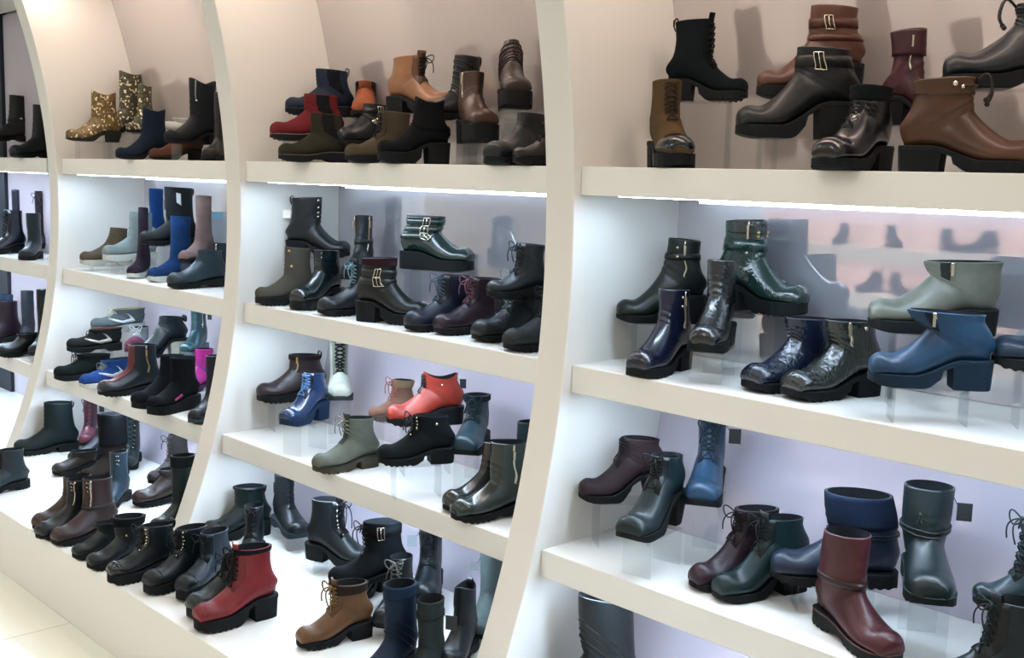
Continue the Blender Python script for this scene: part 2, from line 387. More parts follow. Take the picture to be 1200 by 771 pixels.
def shoe(root, sp, side):
    """builds the parts of one shoe under its Empty"""
    g = sp.get
    la = Last(H=sp['H'], L=sp['L'], hs=g('hs', .016), hh=g('hh', .032), toe=g('toe', 'round'), sw=g('sw', .112), wt=g('wt', .040), tilt=g('tilt', .006),
              wid=g('wid', 1.), scallop=g('scallop', 0.), lean=g('lean', 0.), ankle=g('ankle', .03), full=g('full', 1.), wa=g('wa', 0.))
    m = shoe_mat(sp['c'], g('fin', 'leather'))
    us = np.concatenate([np.linspace(.02, 2, 9), np.linspace(2.3, 12, 30), np.linspace(12.3, 13, 4)])
    th = np.linspace(0, 2*math.pi, SEG, endpoint=False)
    P = la.S(us[:, None], th[None, :])
    top = P[-1]; ctr = top.mean(0)
    lip = ctr+(top-ctr)*.93+np.array([0, 0, .0012])
    mb = MB(); mb.grid(np.concatenate([P, lip[None]]), close_v=True)
    o = len(mb.v)-(len(us)+1)*SEG
    tip = P[0].mean(0)+np.array([.001, 0, 0]); mb.v.append(tuple(tip)); ti = len(mb.v)-1
    for j in range(SEG): mb.f.append((o+(j+1) % SEG, o+j, ti))
    mb.build('upper', m, root)
    # lining inside the shaft
    ml = MB(); ui = np.linspace(13, max(7.5, 13-(.06/max(.03, la.H-.11))*5), 6); Q = la.S(ui[:, None], th[None, :])
    c = Q.mean(1, keepdims=True); Q = c+(Q-c)*.925; Q[0] += np.array([0, 0, .001])
    ml.grid(Q, close_v=True, flip=True); ml.f.append(tuple(len(ml.v)-SEG+k for k in range(SEG)))
    ml.build('lining', shoe_mat(g('lining'), 'dull') if g('lining') else LINING, root)
    ms = rubber(g('sc', (17, 24, 28)))
    make_sole(la, g('sole', 'lug'), g('heel'), ms, root, rubber(g('hc')) if g('hc') else None, margin=g('margin', .002), welt=shoe_mat(g('welt'), 'dull') if g('welt') else None)
    sides = (1, -1) if g('both') else (side,)
    m2 = shoe_mat(g('c2', tuple(max(8, int(x*.72)) for x in sp['c'])), g('fin2', g('fin', 'leather')))
    D = math.radians
    for ft in sp.get('ft', ()):
        a = ft if isinstance(ft, tuple) else (ft,); k = a[0]
        if k == 'gore':
            for sd in (1, -1):
                b = MB(); patch(b, la, 9.3, 12.95, sd*D(66), sd*D(112), .0012); b.build('elastic_gore', shoe_mat(a[1] if len(a) > 1 else (20, 26, 30), 'knit'), root)
        elif k == 'tab':
            p = la.S(np.array([12.6]), np.array([math.pi]))[0]; b = MB()
            pts = np.array([(-.001, 0), (-.006, .012), (-.006, .026), (.002, .032), (.006, .022), (.005, .008)])
            for yy in ((-.007, .007),):
                G = np.array([[(p[0]+x, y, p[2]+z-.008) for y in (-.007, .007)] for x, z in pts]); b.grid(G); G2 = G+np.array([.0015, 0, 0]); b.grid(G2, flip=True)
            b.build('pull_tab', m2, root)
        elif k == 'toecap':
            b = MB(); patch(b, la, .35, a[1] if len(a) > 1 else 2.6, D(-104), D(104), .0014, nt=16); b.build('toe_cap', m2, root)
        elif k == 'counter':
            b = MB(); patch(b, la, 7.2, 10.3, D(118), D(242), .0013, nt=14); b.build('heel_counter', m2, root)
        elif k == 'facing':
            for sd in (1, -1):
                b = MB(); patch(b, la, 5.0, 12.95, sd*D(22), sd*D(50), .0013); b.build('lace_facing', m2, root)
        elif k == 'tongue':
            b = MB(); us_ = np.linspace(5, 13, 9); tt = np.linspace(D(-30), D(30), 6)
            G = la.SO(us_[:, None], tt[None, :], .0016); ex = G[-1:]+np.array([.003, 0, a[1] if len(a) > 1 else .016])
            G = np.concatenate([G, ex, ex-np.array([.005, 0, 0]), G[-1:]-np.array([.006, 0, .01])]); b.grid(G); b.build('tongue', m2, root)
        elif k == 'laces':
            d = dict(u0=5.2, u1=12.3, rows=7); lc = a[1] if len(a) > 1 else (14, 18, 20); d.update(a[2] if len(a) > 2 else {})
            lace_set(la, shoe_mat(lc, 'dull'), root, d['u0'], d['u1'], d['rows'], side, bow=d.get('bow', True), long=d.get('long', False), eyelet=d.get('ey'), r=d.get('r', .0017), hw=d.get('hw', .015))
        elif k == 'strap':
            u0 = a[1]; wd = a[2] if len(a) > 2 else .9; cc = a[3] if len(a) > 3 and a[3] else None; sl = a[4] if len(a) > 4 else 0.
            mm = shoe_mat(cc, g('fin', 'leather')) if cc else m2
            zc_ = height(la, u0); hz = .0105*wd*la.L/.26
            b = MB(); hband(b, la, zc_-hz, zc_+hz, .0030, nu=3, slope=sl*.02); st = b.build('strap', mm, root)
            if not (len(a) > 5 and a[5] == 'nobuckle'):
                for sd in sides:
                    t0 = sd*D(72); b = MB(); q_ = hz*1.45; dt = .17
                    ring = [(-q_, -dt), (-q_, dt), (q_, dt), (q_, -dt)]; pts = []
                    for q in range(4):
                        p0, p1 = ring[q], ring[(q+1) % 4]
                        for t in (0, .25, .5, .75): pts.append((p0[0]+(p1[0]-p0[0])*t, t0+p0[1]+(p1[1]-p0[1])*t))
                    pts = np.array(pts); uu = level(la, zc_+sl*.02*math.cos(t0)+pts[:, 0], pts[:, 1]); b.tube(la.SO(uu, pts[:, 1], .0055), .0018, 5, closed=True)
                    pr = np.array([-q_, 0, q_]); tt = np.full(3, t0); b.tube(la.SO(level(la, zc_+sl*.02*math.cos(t0)+pr, tt), tt, .0058), .0014, 5)
                    b.build('buckle', BRASS if g('brass') else METAL, st)
        elif k == 'cuff':
            b = MB(); hband(b, la, height(la, a[1]), 0, a[2] if len(a) > 2 else .004, nu=8, rough=a[4] if len(a) > 4 else 0., base=-.001, top=True); b.build('cuff', shoe_mat(a[3], a[5] if len(a) > 5 else 'suede') if len(a) > 3 and a[3] else m2, root)
        elif k == 'zip':
            for sd in sides:
                b = MB(); tz = sd*D(a[1] if len(a) > 1 else 84); u0 = a[2] if len(a) > 2 else 8.6
                patch(b, la, u0, 12.9, tz-.05*1, tz+.05, .0016, nu=14, nt=3); zp = b.build('zipper', METAL if not g('zipc') else shoe_mat(g('zipc'), 'metallic'), root)
                p = la.SO(np.array([12.3]), np.array([tz]), .004)[0]; b = MB(); b.box(p[0]-.003, p[0]+.003, p[1]-.0015, p[1]+.0015, p[2]-.022, p[2]+.002); b.build('zip_pull', BRASS if g('brass') else METAL, zp, smooth=False)
        elif k == 'studs':
            for (uu, tt) in a[1]:
                for sd in sides:
                    b = MB(); c_ = la.SO(np.array([uu]), np.array([sd*D(tt)]), .001)[0]; b.ball(c_, a[2] if len(a) > 2 else .0042, 6); b.build('stud', METAL if len(a) < 4 else BRASS, root)
        elif k == 'tag':
            # price card hanging from the collar
            p = la.SO(np.array([12.0]), np.array([D(a[1])]), .008)[0]; q = la.SO(np.array([12.0]), np.array([D(a[1])]), .02)[0]
            dv = (q-p); dv[2] = 0; dv /= np.linalg.norm(dv); ww, hh_ = a[3] if len(a) > 3 else (.030, .038)
            b = MB(); tn = np.array([-dv[1], dv[0], 0]); 
            vs = [p+dv*x+tn*t+np.array([0, 0, z]) for x in (0, ww) for t in (-.0008, .0008) for z in (-hh_, 0)]
            b.add(vs, [(0, 1, 3, 2), (4, 6, 7, 5), (0, 4, 5, 1), (2, 3, 7, 6), (0, 2, 6, 4), (1, 5, 7, 3)])
            to = b.build('price_tag', mat('tag_%d_%d_%d' % a[2], a[2], .6), root, smooth=False)
            b = MB(); b.tube([p+np.array([0, 0, -.004]), la.S(np.array([12.3]), np.array([D(a[1])]))[0]], .0008, 4); b.build('string', LINING, to)
        elif k == 'patchside':   # emblem or contrast panel on the visible side
            for sd in sides:
                b = MB(); patch(b, la, a[1], a[2], sd*D(a[3]), sd*D(a[4]), .0014); b.build(a[6] if len(a) > 6 else 'side_panel', shoe_mat(a[5], 'dull'), root)
        elif k == 'vamp':
            b = MB(); patch(b, la, a[1], a[2], D(-a[3]), D(a[3]), .0013, nu=16, nt=10); b.build('vamp_panel', shoe_mat(a[4], a[5] if len(a) > 5 else 'suede'), root)
        elif k == 'swoosh':
            for sd in (1, -1):
                t = np.linspace(0, 1, 26)
                uc = 9.9-6.0*t+.55*np.maximum(0, t-.78)*0
                tc = D(74)+D(38)*np.sin(math.pi*np.clip(t, 0, 1)**.8*.62)*1.0
                tc = np.where(t > .72, tc-D(62)*(t-.72)/.28*1.0, tc)
                hw = .09+1.05*np.sin(math.pi*np.clip(t*.9+.02, 0, 1))**1.2*(.35+.65*t)
                b = MB(); TH = np.stack([tc-hw*.30, tc-hw*.30, tc+hw*.30, tc+hw*.30], 1); U = np.stack([uc]*4, 1); O = np.zeros(U.shape)+.0022; O[:, 0] = O[:, 3] = -.001
                b.grid(la.SO(U, sd*TH, O)); b.build('curved_stripe', shoe_mat(a[1], 'dull'), root)
        elif k == 'bow':
            p = la.SO(np.array([a[1]]), np.array([D(a[2])]), .006)[0]; b = MB()
            for sg in (1, -1):
                for q in range(2):
                    t = np.linspace(0, 2*math.pi, 14, endpoint=False)
                    b.tube([p+np.array([-.004*q, sg*(.012+.012*math.cos(x)), .008*math.sin(x)*(1+q*.4)+.002*q]) for x in t], .004, 6, closed=True)
            b.ball(p, .007); b.build('bow', m2, root)
        elif k == 'ties':      # cord threaded through two eyelets with knotted ends
            lc = shoe_mat(a[1], 'leather'); p = la.SO(np.array([12.0]), np.array([0.]), .004)[0]; q = la.SO(np.array([12.0]), np.array([0.]), .03)[0]; N = (q-p)/np.linalg.norm(q-p)
            b = MB(); tt = np.linspace(-.75, .75, 9); b.tube(la.SO(11.6+0*tt, tt, .004), .0028, 6)
            for sg, ln in ((1, .06), (-1, .05)):
                e = [p+np.array([0, sg*.010*x, 0])+N*(.030*math.sin(math.pi*min(1, x*.75)))+np.array([0, 0, .016*math.sin(math.pi*min(1, x*1.6))*(x < .63)-ln*max(0, x-.25)**1.3]) for x in np.linspace(0, 1, 10)]
                b.tube(e, .0026, 6); b.ball(e[-1], .0052)
            b.build('tie_cord', lc, root)
            for sg in (1, -1):
                b = MB(); c_ = la.SO(np.array([11.6]), np.array([sg*.78]), .001)[0]; b.ball(c_, .005); b.build('eyelet', METAL, root)
        elif k == 'cordwrap':
            b = MB(); th2 = np.linspace(0, 2*math.pi, 26, endpoint=False)
            zc_ = height(la, a[1])
            for dz in (0, -.008): b.tube(la.SO(level(la, zc_+dz+.002*np.cos(th2+dz*300), th2), th2, .0035), .0022, 5, closed=True)
            tt = D(a[2])*side; 
            for sg in (1, -1):
                x = np.linspace(0, 1, 7); b.tube(la.SO(a[1]-1.5*x, tt+sg*.10*x+.05*np.sin(6*x), .004), .0018, 5)
            b.build('cord', shoe_mat(a[3], 'leather'), root)
        elif k == 'fringe':
            b = MB(); band(b, la, 12.3, 13.0, .004, nu=3, rough=.0025); b.build('ruffle', m2, root)
        elif k == 'ruch':
            b = MB()
            for uu in np.linspace(a[1], a[2], a[3]):
                t = np.linspace(-1.9, 1.9, 15); b.tube(la.SO(uu+.15*np.cos(t*1.3+uu), t, .0005), .0026, 5)
            b.build('pleats', m, root)
    return la

# ------------------------------------------------------------------ placing shoes from where they stand
RISERS = []
def yshelf(k): return yf(Z[k])+INS if k != 4 else YP
def solve(sp):
    """box of the shoe in the photograph + shelf -> position, heading, height"""
    u0, v0, u1, v1 = sp['box']; k = sp['shelf']; dep = sp.get('d'); on = sp.get('on', dep is None)
    uc = (u0+u1)/2; wpx = u1-u0
    sp0 = dict(sp); L = sp.get('L', .255); wd = .095*sp.get('wid', 1.)
    vb = v1-4
    for it in range(6):
        if dep is not None:
            y = (yshelf(k) if k != 4 else yf(Z[4]))+dep*(DEP-INS if k != 4 else DEP)
            X, t = on_y(uc, vb, y)
            if on: X[2] = Z[k]
        else:
            X, t = on_z(uc, vb, Z[k])
        ppm = F/t
        if 'h' in sp:
            h = abs(math.radians(sp['h'])); hh = h if h <= math.pi/2 else math.pi-h
            if 'L' not in sp0 and math.cos(hh) > .90: L = min(.29, max(.165, (wpx/ppm-wd*L/.255*math.sin(hh)*.8)/math.cos(hh)))
        else:
            hh = None
            for dg in range(84, 5, -1):
                a = math.radians(dg)
                if (L*math.cos(a)+wd*math.sin(a))*ppm >= wpx: hh = a; break
            if hh is None: hh = math.radians(8); L = sp['L'] = wpx/ppm/1.0
        rv = X-CAM; el = math.atan2(-rv[2], math.hypot(rv[0], rv[1]))
        dn = (L/2*abs(math.sin(hh))*.9+wd/2*abs(math.cos(hh)))*math.sin(max(0, el))*ppm
        vb = v1-dn
    H = max(.06, (vb-v0)/ppm/math.cos(el)-.030*math.sin(max(0, el)))
    if 'H' in sp: H = sp['H']
    dr = sp.get('dir', 'L')
    if 'h' in sp: hv = math.radians(sp['h'])
    else: hv = {'L': hh, 'R': math.pi-hh, 'LB': -hh, 'RB': math.pi+hh}[dr]
    phi = math.atan2(rv[1], rv[0])
    sp['L'] = L; sp['H'] = H
    z = max(Z[k], X[2]) if not on else Z[k]
    if z-Z[k] < .012: z = Z[k]
    return (X[0], X[1], z), phi+math.pi/2+hv, hv
COUNT = {}
def riser(loc, rz, k, L, w=.078):
    h = loc[2]-Z[k]
    r = empty('acrylic_riser', (loc[0], loc[1], Z[k]), rz)
    l = L*.30; t = .0035
    b = MB(); b.box(-l, l, -w/2, w/2, h-t, h-.0004); b.build('top_plate', ACRYL, r, smooth=False)
    for sg in (1, -1):
        b = MB(); x = sg*(l-t/2); b.box(x-t/2, x+t/2, -w/2, w/2, .0004, h-t); b.build('leg', ACRYL, r, smooth=False)
    return r
def foot(it, small=False):
    sp = it['sp']; L, w = (sp['L']*.6, .078) if small else (sp['L']*.985, .092*sp.get('wid', 1.)*sp['L']/.26)
    c, s = math.cos(it['rz']), math.sin(it['rz']); x, y = it['loc'][:2]
    return [(x+a*c*L/2-b_*s*w/2, y+a*s*L/2+b_*c*w/2) for a, b_ in ((1, .55), (1, -.55), (.6, -1), (-1, -.85), (-1, .85), (.6, 1))] if not small else [(x+a*c*L/2-b_*s*w/2, y+a*s*L/2+b_*c*w/2) for a, b_ in ((1, 1), (1, -1), (-1, -1), (-1, 1))]
def hit(P, Q):
    for A, B in ((P, Q), (Q, P)):
        for i in range(len(A)):
            ex, ey = A[(i+1) % len(A)][0]-A[i][0], A[(i+1) % len(A)][1]-A[i][1]; nx, ny = -ey, ex
            a = [nx*x+ny*y for x, y in A]; b_ = [nx*x+ny*y for x, y in B]
            if max(a) < min(b_) or max(b_) < min(a): return False
    return True
def shift(it, d):
    """move a shoe along its own sight line, keeping it on its shelf or riser"""
    it['dl'] += d; X0 = it['X0']; r = X0-CAM; n = math.hypot(r[0], r[1]); k = 1+it['dl']/n
    sp = it['sp']; z0 = Z[sp['shelf']]
    if it['raised']:
        P = CAM+r*k; it['loc'] = [P[0], P[1], max(P[2], z0+.014)]
    else: it['loc'] = [CAM[0]+r[0]*k, CAM[1]+r[1]*k, z0]
    sp['L'] = it['L0']*k; sp['H'] = it['H0']*k
BAYI = {'far left': -1, 'left': 0, 'middle': 1, 'right': 2}
def relax(items):
    for it in items:
        i = BAYI[it['sp']['bay']]; it['xa'] = (W*i+T if i >= 0 else -9)+.004; it['xb'] = W*(i+1)-.004
    for rnd in range(90):
        moved = False
        for it in items:
            P = foot(it); z0, z1 = it['loc'][2], it['loc'][2]+it['sp']['H']
            k = it['sp']['shelf']
            back = min(yf(max(z0, .25)), yf(min(z1, 2.5)), yf(Z[k]))+DEP-.016
            front = max(yf(max(z0, Z[4]+.01)), yf(z1)) if k == 4 else -9
            if max(p[1] for p in P) > back: shift(it, -.006); moved = True
            for p in P:
                if k == 4 and p[1] < min(yf(max(z0, .25)), yf(z1))-.0: continue
                if p[0] < it['xa']: shift(it, -.005); moved = True; break
                if p[0] > it['xb']: shift(it, .005); moved = True; break
        for a in range(len(items)):
            for c in range(a+1, len(items)):
                A, B = items[a], items[c]
                if A['sp']['bay'] != B['sp']['bay'] or A['sp']['shelf'] != B['sp']['shelf']: continue
                for sa, sb in ((0, 0), (1, 0), (0, 1), (1, 1)):
                    if (sa and not A['raised']) or (sb and not B['raised']): continue
                    za = (Z[A['sp']['shelf']], A['loc'][2]) if sa else (A['loc'][2], A['loc'][2]+A['sp']['H'])
                    zb_ = (Z[B['sp']['shelf']], B['loc'][2]) if sb else (B['loc'][2], B['loc'][2]+B['sp']['H'])
                    if za[1] <= zb_[0]+.001 or zb_[1] <= za[0]+.001: continue
                    if hit(foot(A, sa), foot(B, sb)):
                        da = math.hypot(A['loc'][0]-CAM[0], A['loc'][1]-CAM[1]); db = math.hypot(B['loc'][0]-CAM[0], B['loc'][1]-CAM[1])
                        s_ = 1 if da < db else -1
                        for I, q in ((A, -s_), (B, s_)):
                            O_ = B if I is A else A
                            st = .003 if I['raised'] == O_['raised'] else (.0045 if I['raised'] else .001)
                            if abs(I['dl']+q*st) < (.12 if I['raised'] else .045): shift(I, q*st)
                        moved = True
        if not moved: break
    return rnd
def put_all(specs):
    items = []
    for sp in specs:
        loc, rz, hv = solve(sp)
        items.append(dict(sp=sp, loc=list(loc), X0=np.array(loc, float), rz=rz, hv=hv, dl=0., L0=sp['L'], H0=sp['H'], raised=loc[2] > Z[sp['shelf']]+1e-6))
    relax(items)
    for it in items:
        sp, loc, rz, hv = it['sp'], it['loc'], it['rz'], it['hv']
        if sp['shelf'] > 1: sp['H'] = min(sp['H'], Z[sp['shelf']-1]-ST-loc[2]-.022)
        root = empty(sp['name'], loc, rz)
        if it['raised']:
            r = riser(loc, rz, sp['shelf'], sp['L'])
            tag(r, 'acrylic riser under the '+sp['label'], 'display riser', 'clear acrylic risers')
        side = 1 if math.cos(hv) >= 0 else -1
        shoe(root, sp, side)
        tag(root, sp['label'], sp['cat'], sp['group'])
    return items
AISLE, EXPO = 9.6, 0.
LEDW = mat('led_glow_warm', (255, 255, 255), .5, emit=(255, 229, 214), es=60)
LEDB = mat('led_glow_back', (255, 255, 255), .5, emit=(206, 230, 255), es=6)

# ------------------------------------------------------------------ every shoe on display
BK = (18, 27, 33); DG = (24, 36, 36); NV = (24, 34, 50); BUR = (68, 30, 40); DBR = (52, 38, 34)
ORD = {1: 'top', 2: 'second', 3: 'third', 4: 'bottom'}
SPECS = []
def b(bay, k, name, cat, box, label, **kw):
    SPECS.append(dict(bay=bay, shelf=k, name=name, cat=cat, box=box, label=label, short=label,
                      group='footwear on the %s shelf of the %s bay' % (ORD[k], bay), **kw))
LACE = ('laces',); FAC = ('facing',)
def laces(c=(12, 16, 18), **d): return ('laces', c, d)
STACK = dict(sole='lug', heel='block', hs=.020, hh=.050)
HIGH = dict(sole='flat', heel='block', hs=.016, hh=.070)
PLAT = dict(sole='lug', heel='block', hs=.030, hh=.062)
LOW = dict(sole='lug', hs=.018, hh=.030)

# ---------------- right bay, top shelf
b('right', 1, 'lace_up_boot', 'boot', (777, 16, 877, 119), 'black lace-up boot with toe right, raised beside the white divider', h=170, d=.62, on=False, c=BK, fin='suede', H=.20, sw=.130, ft=(FAC, laces(bow=False, rows=8), ('tab',), 'tongue'), **STACK)
b('right', 1, 'lace_up_boot', 'boot', (748, 94, 818, 197), 'olive tan suede lace-up boot with black patent toe', dir='R', d=.20, on=True, c=(104, 80, 50), fin='suede', c2=BK, fin2='patent', ft=(('toecap', 3.4), ('counter',), laces((52, 40, 30), bow=False, rows=8)), **PLAT)
b('right', 1, 'buckle_boot', 'boot', (885, 10, 1010, 116), 'brown leather heeled boot with buckle strap, raised at the back', h=8, d=.70, on=False, c=(104, 62, 45), sw=.125, c2=(96, 52, 36), ft=(('strap', 11.2, 1.1), ('strap', 9.6, .8, None, 0, 'nobuckle')), **dict(PLAT, heel='block', hh=.075, hs=.022, sole='flat'))
b('right', 1, 'buckle_boot', 'boot', (860, 58, 1004, 163), 'black leather heeled boot with silver buckle in front of brown boot', h=10, d=.34, on=False, c=(28, 31, 34), sw=.125, ft=(('strap', 11.0, 1.2),), toe='square', **dict(PLAT, hh=.078, hs=.024, sole='flat'))
b('right', 1, 'lace_up_boot', 'boot', (970, 100, 1030, 200), 'small black patent ankle boot standing front-on at shelf edge', h=62, d=.14, on=True, c=BK, fin='patent', ft=(laces((40, 44, 46), bow=False, rows=6, u0=4.6, u1=9.0, r=.0012), ('cuff', 11.2, .004, BK)), **STACK)
b('right', 1, 'zip_boot', 'boot', (1030, 36, 1122, 147), 'burgundy boot with turned-down collar behind the brown cord-tie boot', h=160, d=.55, on=False, c=(84, 34, 44), fin='leather', wid=1.0, ft=(('cuff', 11.3, .005, (76, 32, 40), 0, 'leather'), ('zip', 60)), **dict(STACK, hh=.058))
b('right', 1, 'ankle_boot', 'boot', (1063, 92, 1198, 202), 'brown leather ankle boot with knotted cord tie and silver eyelet', h=172, d=.16, on=True, c=(100, 63, 44), L=.25, sw=.120, wid=1.08, ft=(('cuff', 11.4, .003, (94, 62, 40), 0, 'leather'), ('ties', (52, 34, 26)), ('studs', [(12.2, 62)], .006)), **dict(STACK, hs=.019, hh=.046, sole='flat'))
b('right', 1, 'ankle_boot', 'boot', (1114, 8, 1262, 105), 'dark slate ankle boot with cord tie, raised at far right', h=10, d=.50, on=False, c=(36, 42, 50), L=.27, sw=.12, ft=(('cuff', 11.6, .004, (30, 36, 42), 0, 'leather'), ('ties', BK)), **dict(STACK, hs=.022, hh=.046, sole='flat'))
# ---------------- right bay, second shelf
b('right', 2, 'strap_boot', 'boot', (720, 278, 828, 381), 'black green boot with silver studs and toe left, raised beside divider', h=10, d=.72, on=False, c=DG, sw=.10, ft=(('zip', 84), ('studs', [(12.0, 60), (10.9, 60)], .0045), ('strap', 11.4, .9, None, 0, 'nobuckle')), **HIGH)
b('right', 2, 'ankle_boot', 'boot', (742, 338, 806, 446), 'navy patent ankle boot standing on shelf below black green boot', h=62, c=(26, 32, 58), fin='patent', ft=(('zip', 84), ('studs', [(12.2, 70), (11.2, 70)], .0035)), **STACK)
b('right', 2, 'ankle_boot', 'boot', (810, 304, 862, 416), 'dark sequinned ankle boot facing front on riser', h=78, d=.45, on=False, c=(28, 34, 36), fin='croc', **STACK)
b('right', 2, 'strap_boot', 'boot', (850, 257, 929, 371), 'dark green crocodile boot with studded ankle strap, raised', h=146, d=.66, on=False, c=(26, 62, 58), fin='croc', sw=.122, c2=(26, 66, 62), ft=(('cuff', 11.9, .001, (24, 56, 54), 0, 'croc'), ('strap', 10.9, 1.5, None, 0, 'nobuckle'), ('studs', [(11.2, 30), (10.6, 30)], .004, 'b'), ('zip', 60)), both=1, **PLAT)
b('right', 2, 'ankle_boot', 'boot', (882, 370, 972, 465), 'navy crocodile ankle boot, left one of the pair on shelf', h=42, c=(26, 40, 66), fin='croc', sw=.148, toe='square', **STACK)
b('right', 2, 'ankle_boot', 'boot', (932, 373, 1020, 475), 'dark olive crocodile ankle boot with small emblem, right one of pair', h=42, c=(48, 56, 52), fin='croc', sw=.15, toe='square', ft=(('studs', [(12.2, 100)], .005), ('zip', 62)), **STACK)
b('right', 2, 'zip_boot', 'boot', (1016, 305, 1166, 394), 'grey leather ankle boot with elastic panel on tall riser', h=11, d=.60, on=False, c=(120, 120, 106), sw=.185, wt=.044, tilt=-.004, ft=(('patchside', 8.8, 12.9, 50, 66, (44, 48, 46), 'elastic_gore'), ('zip', 70, 10.5)), **dict(STACK, hs=.022, hh=.052, sole='flat'))
b('right', 2, 'zip_boot', 'boot', (1016, 361, 1160, 459), 'blue leather ankle boot in front of the grey one', h=11, d=.24, on=False, c=(34, 74, 106), sw=.185, wt=.044, ft=(('patchside', 8.8, 12.9, 52, 64, (20, 44, 66), 'elastic_gore'), ('zip', 68, 11.4)), sc=(22, 50, 74), **dict(STACK, hs=.022, hh=.056, sole='flat'))
b('right', 2, 'ankle_boot', 'boot', (1186, 366, 1300, 441), 'dark blue boot whose toe shows at the right frame edge', h=12, d=.62, on=False, c=(24, 48, 70), L=.26, **STACK)
# ---------------- right bay, third shelf
b('right', 3, 'heeled_boot', 'boot', (675, 510, 782, 594), 'plum suede lace-up boot with toe left, raised beside divider', h=14, d=.70, on=False, c=(66, 46, 52), fin='dull', sw=.125, ft=(FAC, laces((30, 26, 28), bow=False)), **dict(HIGH, hh=.070, heel='slim'))
b('right', 3, 'heeled_boot', 'boot', (735, 534, 796, 639), 'dark green heeled lace-up boot in front of the plum suede one', h=60, d=.50, on=False, c=(26, 48, 52), ft=(FAC, laces()), toe='square', **dict(HIGH, heel='slim', hh=.082))
b('right', 3, 'lace_up_boot', 'boot', (804, 492, 852, 596), 'blue lace-up boot facing front with black price tag on riser', h=84, d=.80, on=False, c=(36, 72, 98), ft=(FAC, laces((24, 40, 52)), ('tag', 95, (18, 22, 26))), toe='square', **STACK)
b('right', 3, 'heeled_boot', 'boot', (817, 596, 908, 702), 'plum leather lace-up boot on shelf, left of a dark green one', h=38, c=(64, 44, 54), sw=.125, wid=.84, ft=(FAC, laces((36, 26, 32)), ('cuff', 11.2, .004, (56, 40, 48))), **HIGH)
b('right', 3, 'heeled_boot', 'boot', (845, 604, 938, 713), 'dark green leather lace-up boot on shelf, right of plum one', h=38, c=(28, 56, 58), sw=.125, wid=.86, ft=(FAC, laces((20, 36, 38)), 'tongue'), **HIGH)
b('right', 3, 'tall_boot', 'boot', (903, 574, 1049, 694), 'navy half-height boot with wrapped cord and toe left on riser', h=12, d=.52, on=False, c=(30, 48, 72), L=.275, sw=.150, wt=.052, wa=.8, tilt=.004, ankle=.01, c2=(24, 40, 60), ft=(('cordwrap', 10.2, 70, (20, 32, 46)), ('cuff', 10.7, .002, (30, 46, 70))), **LOW)
b('right', 3, 'tall_boot', 'boot', (955, 629, 1049, 776), 'burgundy half-height boot with narrow strap at shelf edge', h=126, c=(92, 40, 44), sw=.122, wt=.050, wa=.8, ankle=.010, welt=(120, 80, 76), ft=(('strap', 10.0, .7, (66, 32, 34), 0, 'nobuckle'), ('counter',)), sc=(26, 34, 34), **LOW)
b('right', 3, 'tall_boot', 'boot', (1052, 572, 1116, 711), 'black green half-height boot with cord bow and tag facing front', h=98, d=.52, on=False, c=(28, 44, 46), sw=.125, wt=.052, wa=.9, wid=1.1, ankle=.010, ft=(('cordwrap', 10.2, 25, (44, 52, 48)), ('tag', 88, (16, 22, 26))), welt=(60, 84, 84), **LOW)
b('right', 3, 'lace_up_boot', 'boot', (1142, 660, 1240, 727), 'dark teal lace-up boot, raised at the right frame edge', h=22, d=.46, on=False, c=(28, 52, 58), H=.19, ft=(FAC, laces((30, 44, 48))), welt=(70, 92, 92), **LOW)
b('right', 3, 'lace_up_boot', 'boot', (1108, 694, 1206, 796), 'dark teal lace-up boot at right frame edge, lower of two', h=28, d=.12, on=True, c=(26, 46, 52), H=.19, ft=(FAC, laces((30, 44, 48)), 'tongue'), **LOW)
# ---------------- right bay, bottom
b('right', 4, 'tall_boot', 'boot', (630, 640, 746, 800), 'black tall boot under the third shelf of the right bay', h=18, d=.50, on=True, c=(22, 32, 36), L=.27, H=.27, sw=.15, wt=.052, wa=.8, ankle=.02, ft=(('strap', 6.9, .5, None, 0, 'nobuckle'), ('tab',), ('ruch', 8, 10.5, 4)), **LOW)
# ---------------- middle bay, top shelf
b('middle', 1, 'chelsea_boot', 'boot', (333, 82, 416, 136), 'navy chelsea boot with pull tab on the tallest riser', h=12, d=.66, on=False, c=(34, 50, 72), fin='dull', sw=.135, ft=(('gore', (20, 30, 44)), ('tab',)), welt=(70, 86, 100), **LOW)
b('middle', 1, 'chelsea_boot', 'boot', (315, 111, 405, 166), 'red chelsea boot stepped between the navy and olive ones', h=12, d=.40, on=False, c=(122, 40, 44), fin='suede', sw=.130, ft=(('gore', (24, 26, 32)),), welt=(150, 130, 124), **LOW)
b('middle', 1, 'chelsea_boot', 'boot', (325, 134, 410, 191), 'dark olive chelsea boot standing on shelf at left end', h=12, d=.14, on=True, c=(66, 60, 48), fin='suede', sw=.130, ft=(('gore', (26, 28, 30)),), welt=(110, 108, 96), **LOW)
b('middle', 1, 'chelsea_boot', 'boot', (414, 96, 441, 139), 'small orange tan chelsea boot seen front-on at the back', h=88, d=.74, on=False, c=(164, 92, 62), fin='suede', ft=(('patchside', 9, 12.9, 40, 130, (30, 30, 32), 'elastic_gore'),), both=1, **LOW)
b('middle', 1, 'strap_boot', 'boot', (402, 122, 452, 173), 'black low boot with straps, raised right of olive chelsea boot', h=40, d=.50, on=False, c=BK, ft=(('strap', 9.5, .9), ('strap', 11.4, .9)), **LOW)
b('middle', 1, 'lace_up_boot', 'boot', (402, 129, 490, 190), 'grey brown suede lace-up boot standing on shelf', h=14, d=.14, on=True, c=(98, 84, 68), fin='suede', sw=.125, ft=(FAC, laces((24, 24, 24), bow=False, rows=6)), c2=(88, 76, 62), **LOW)
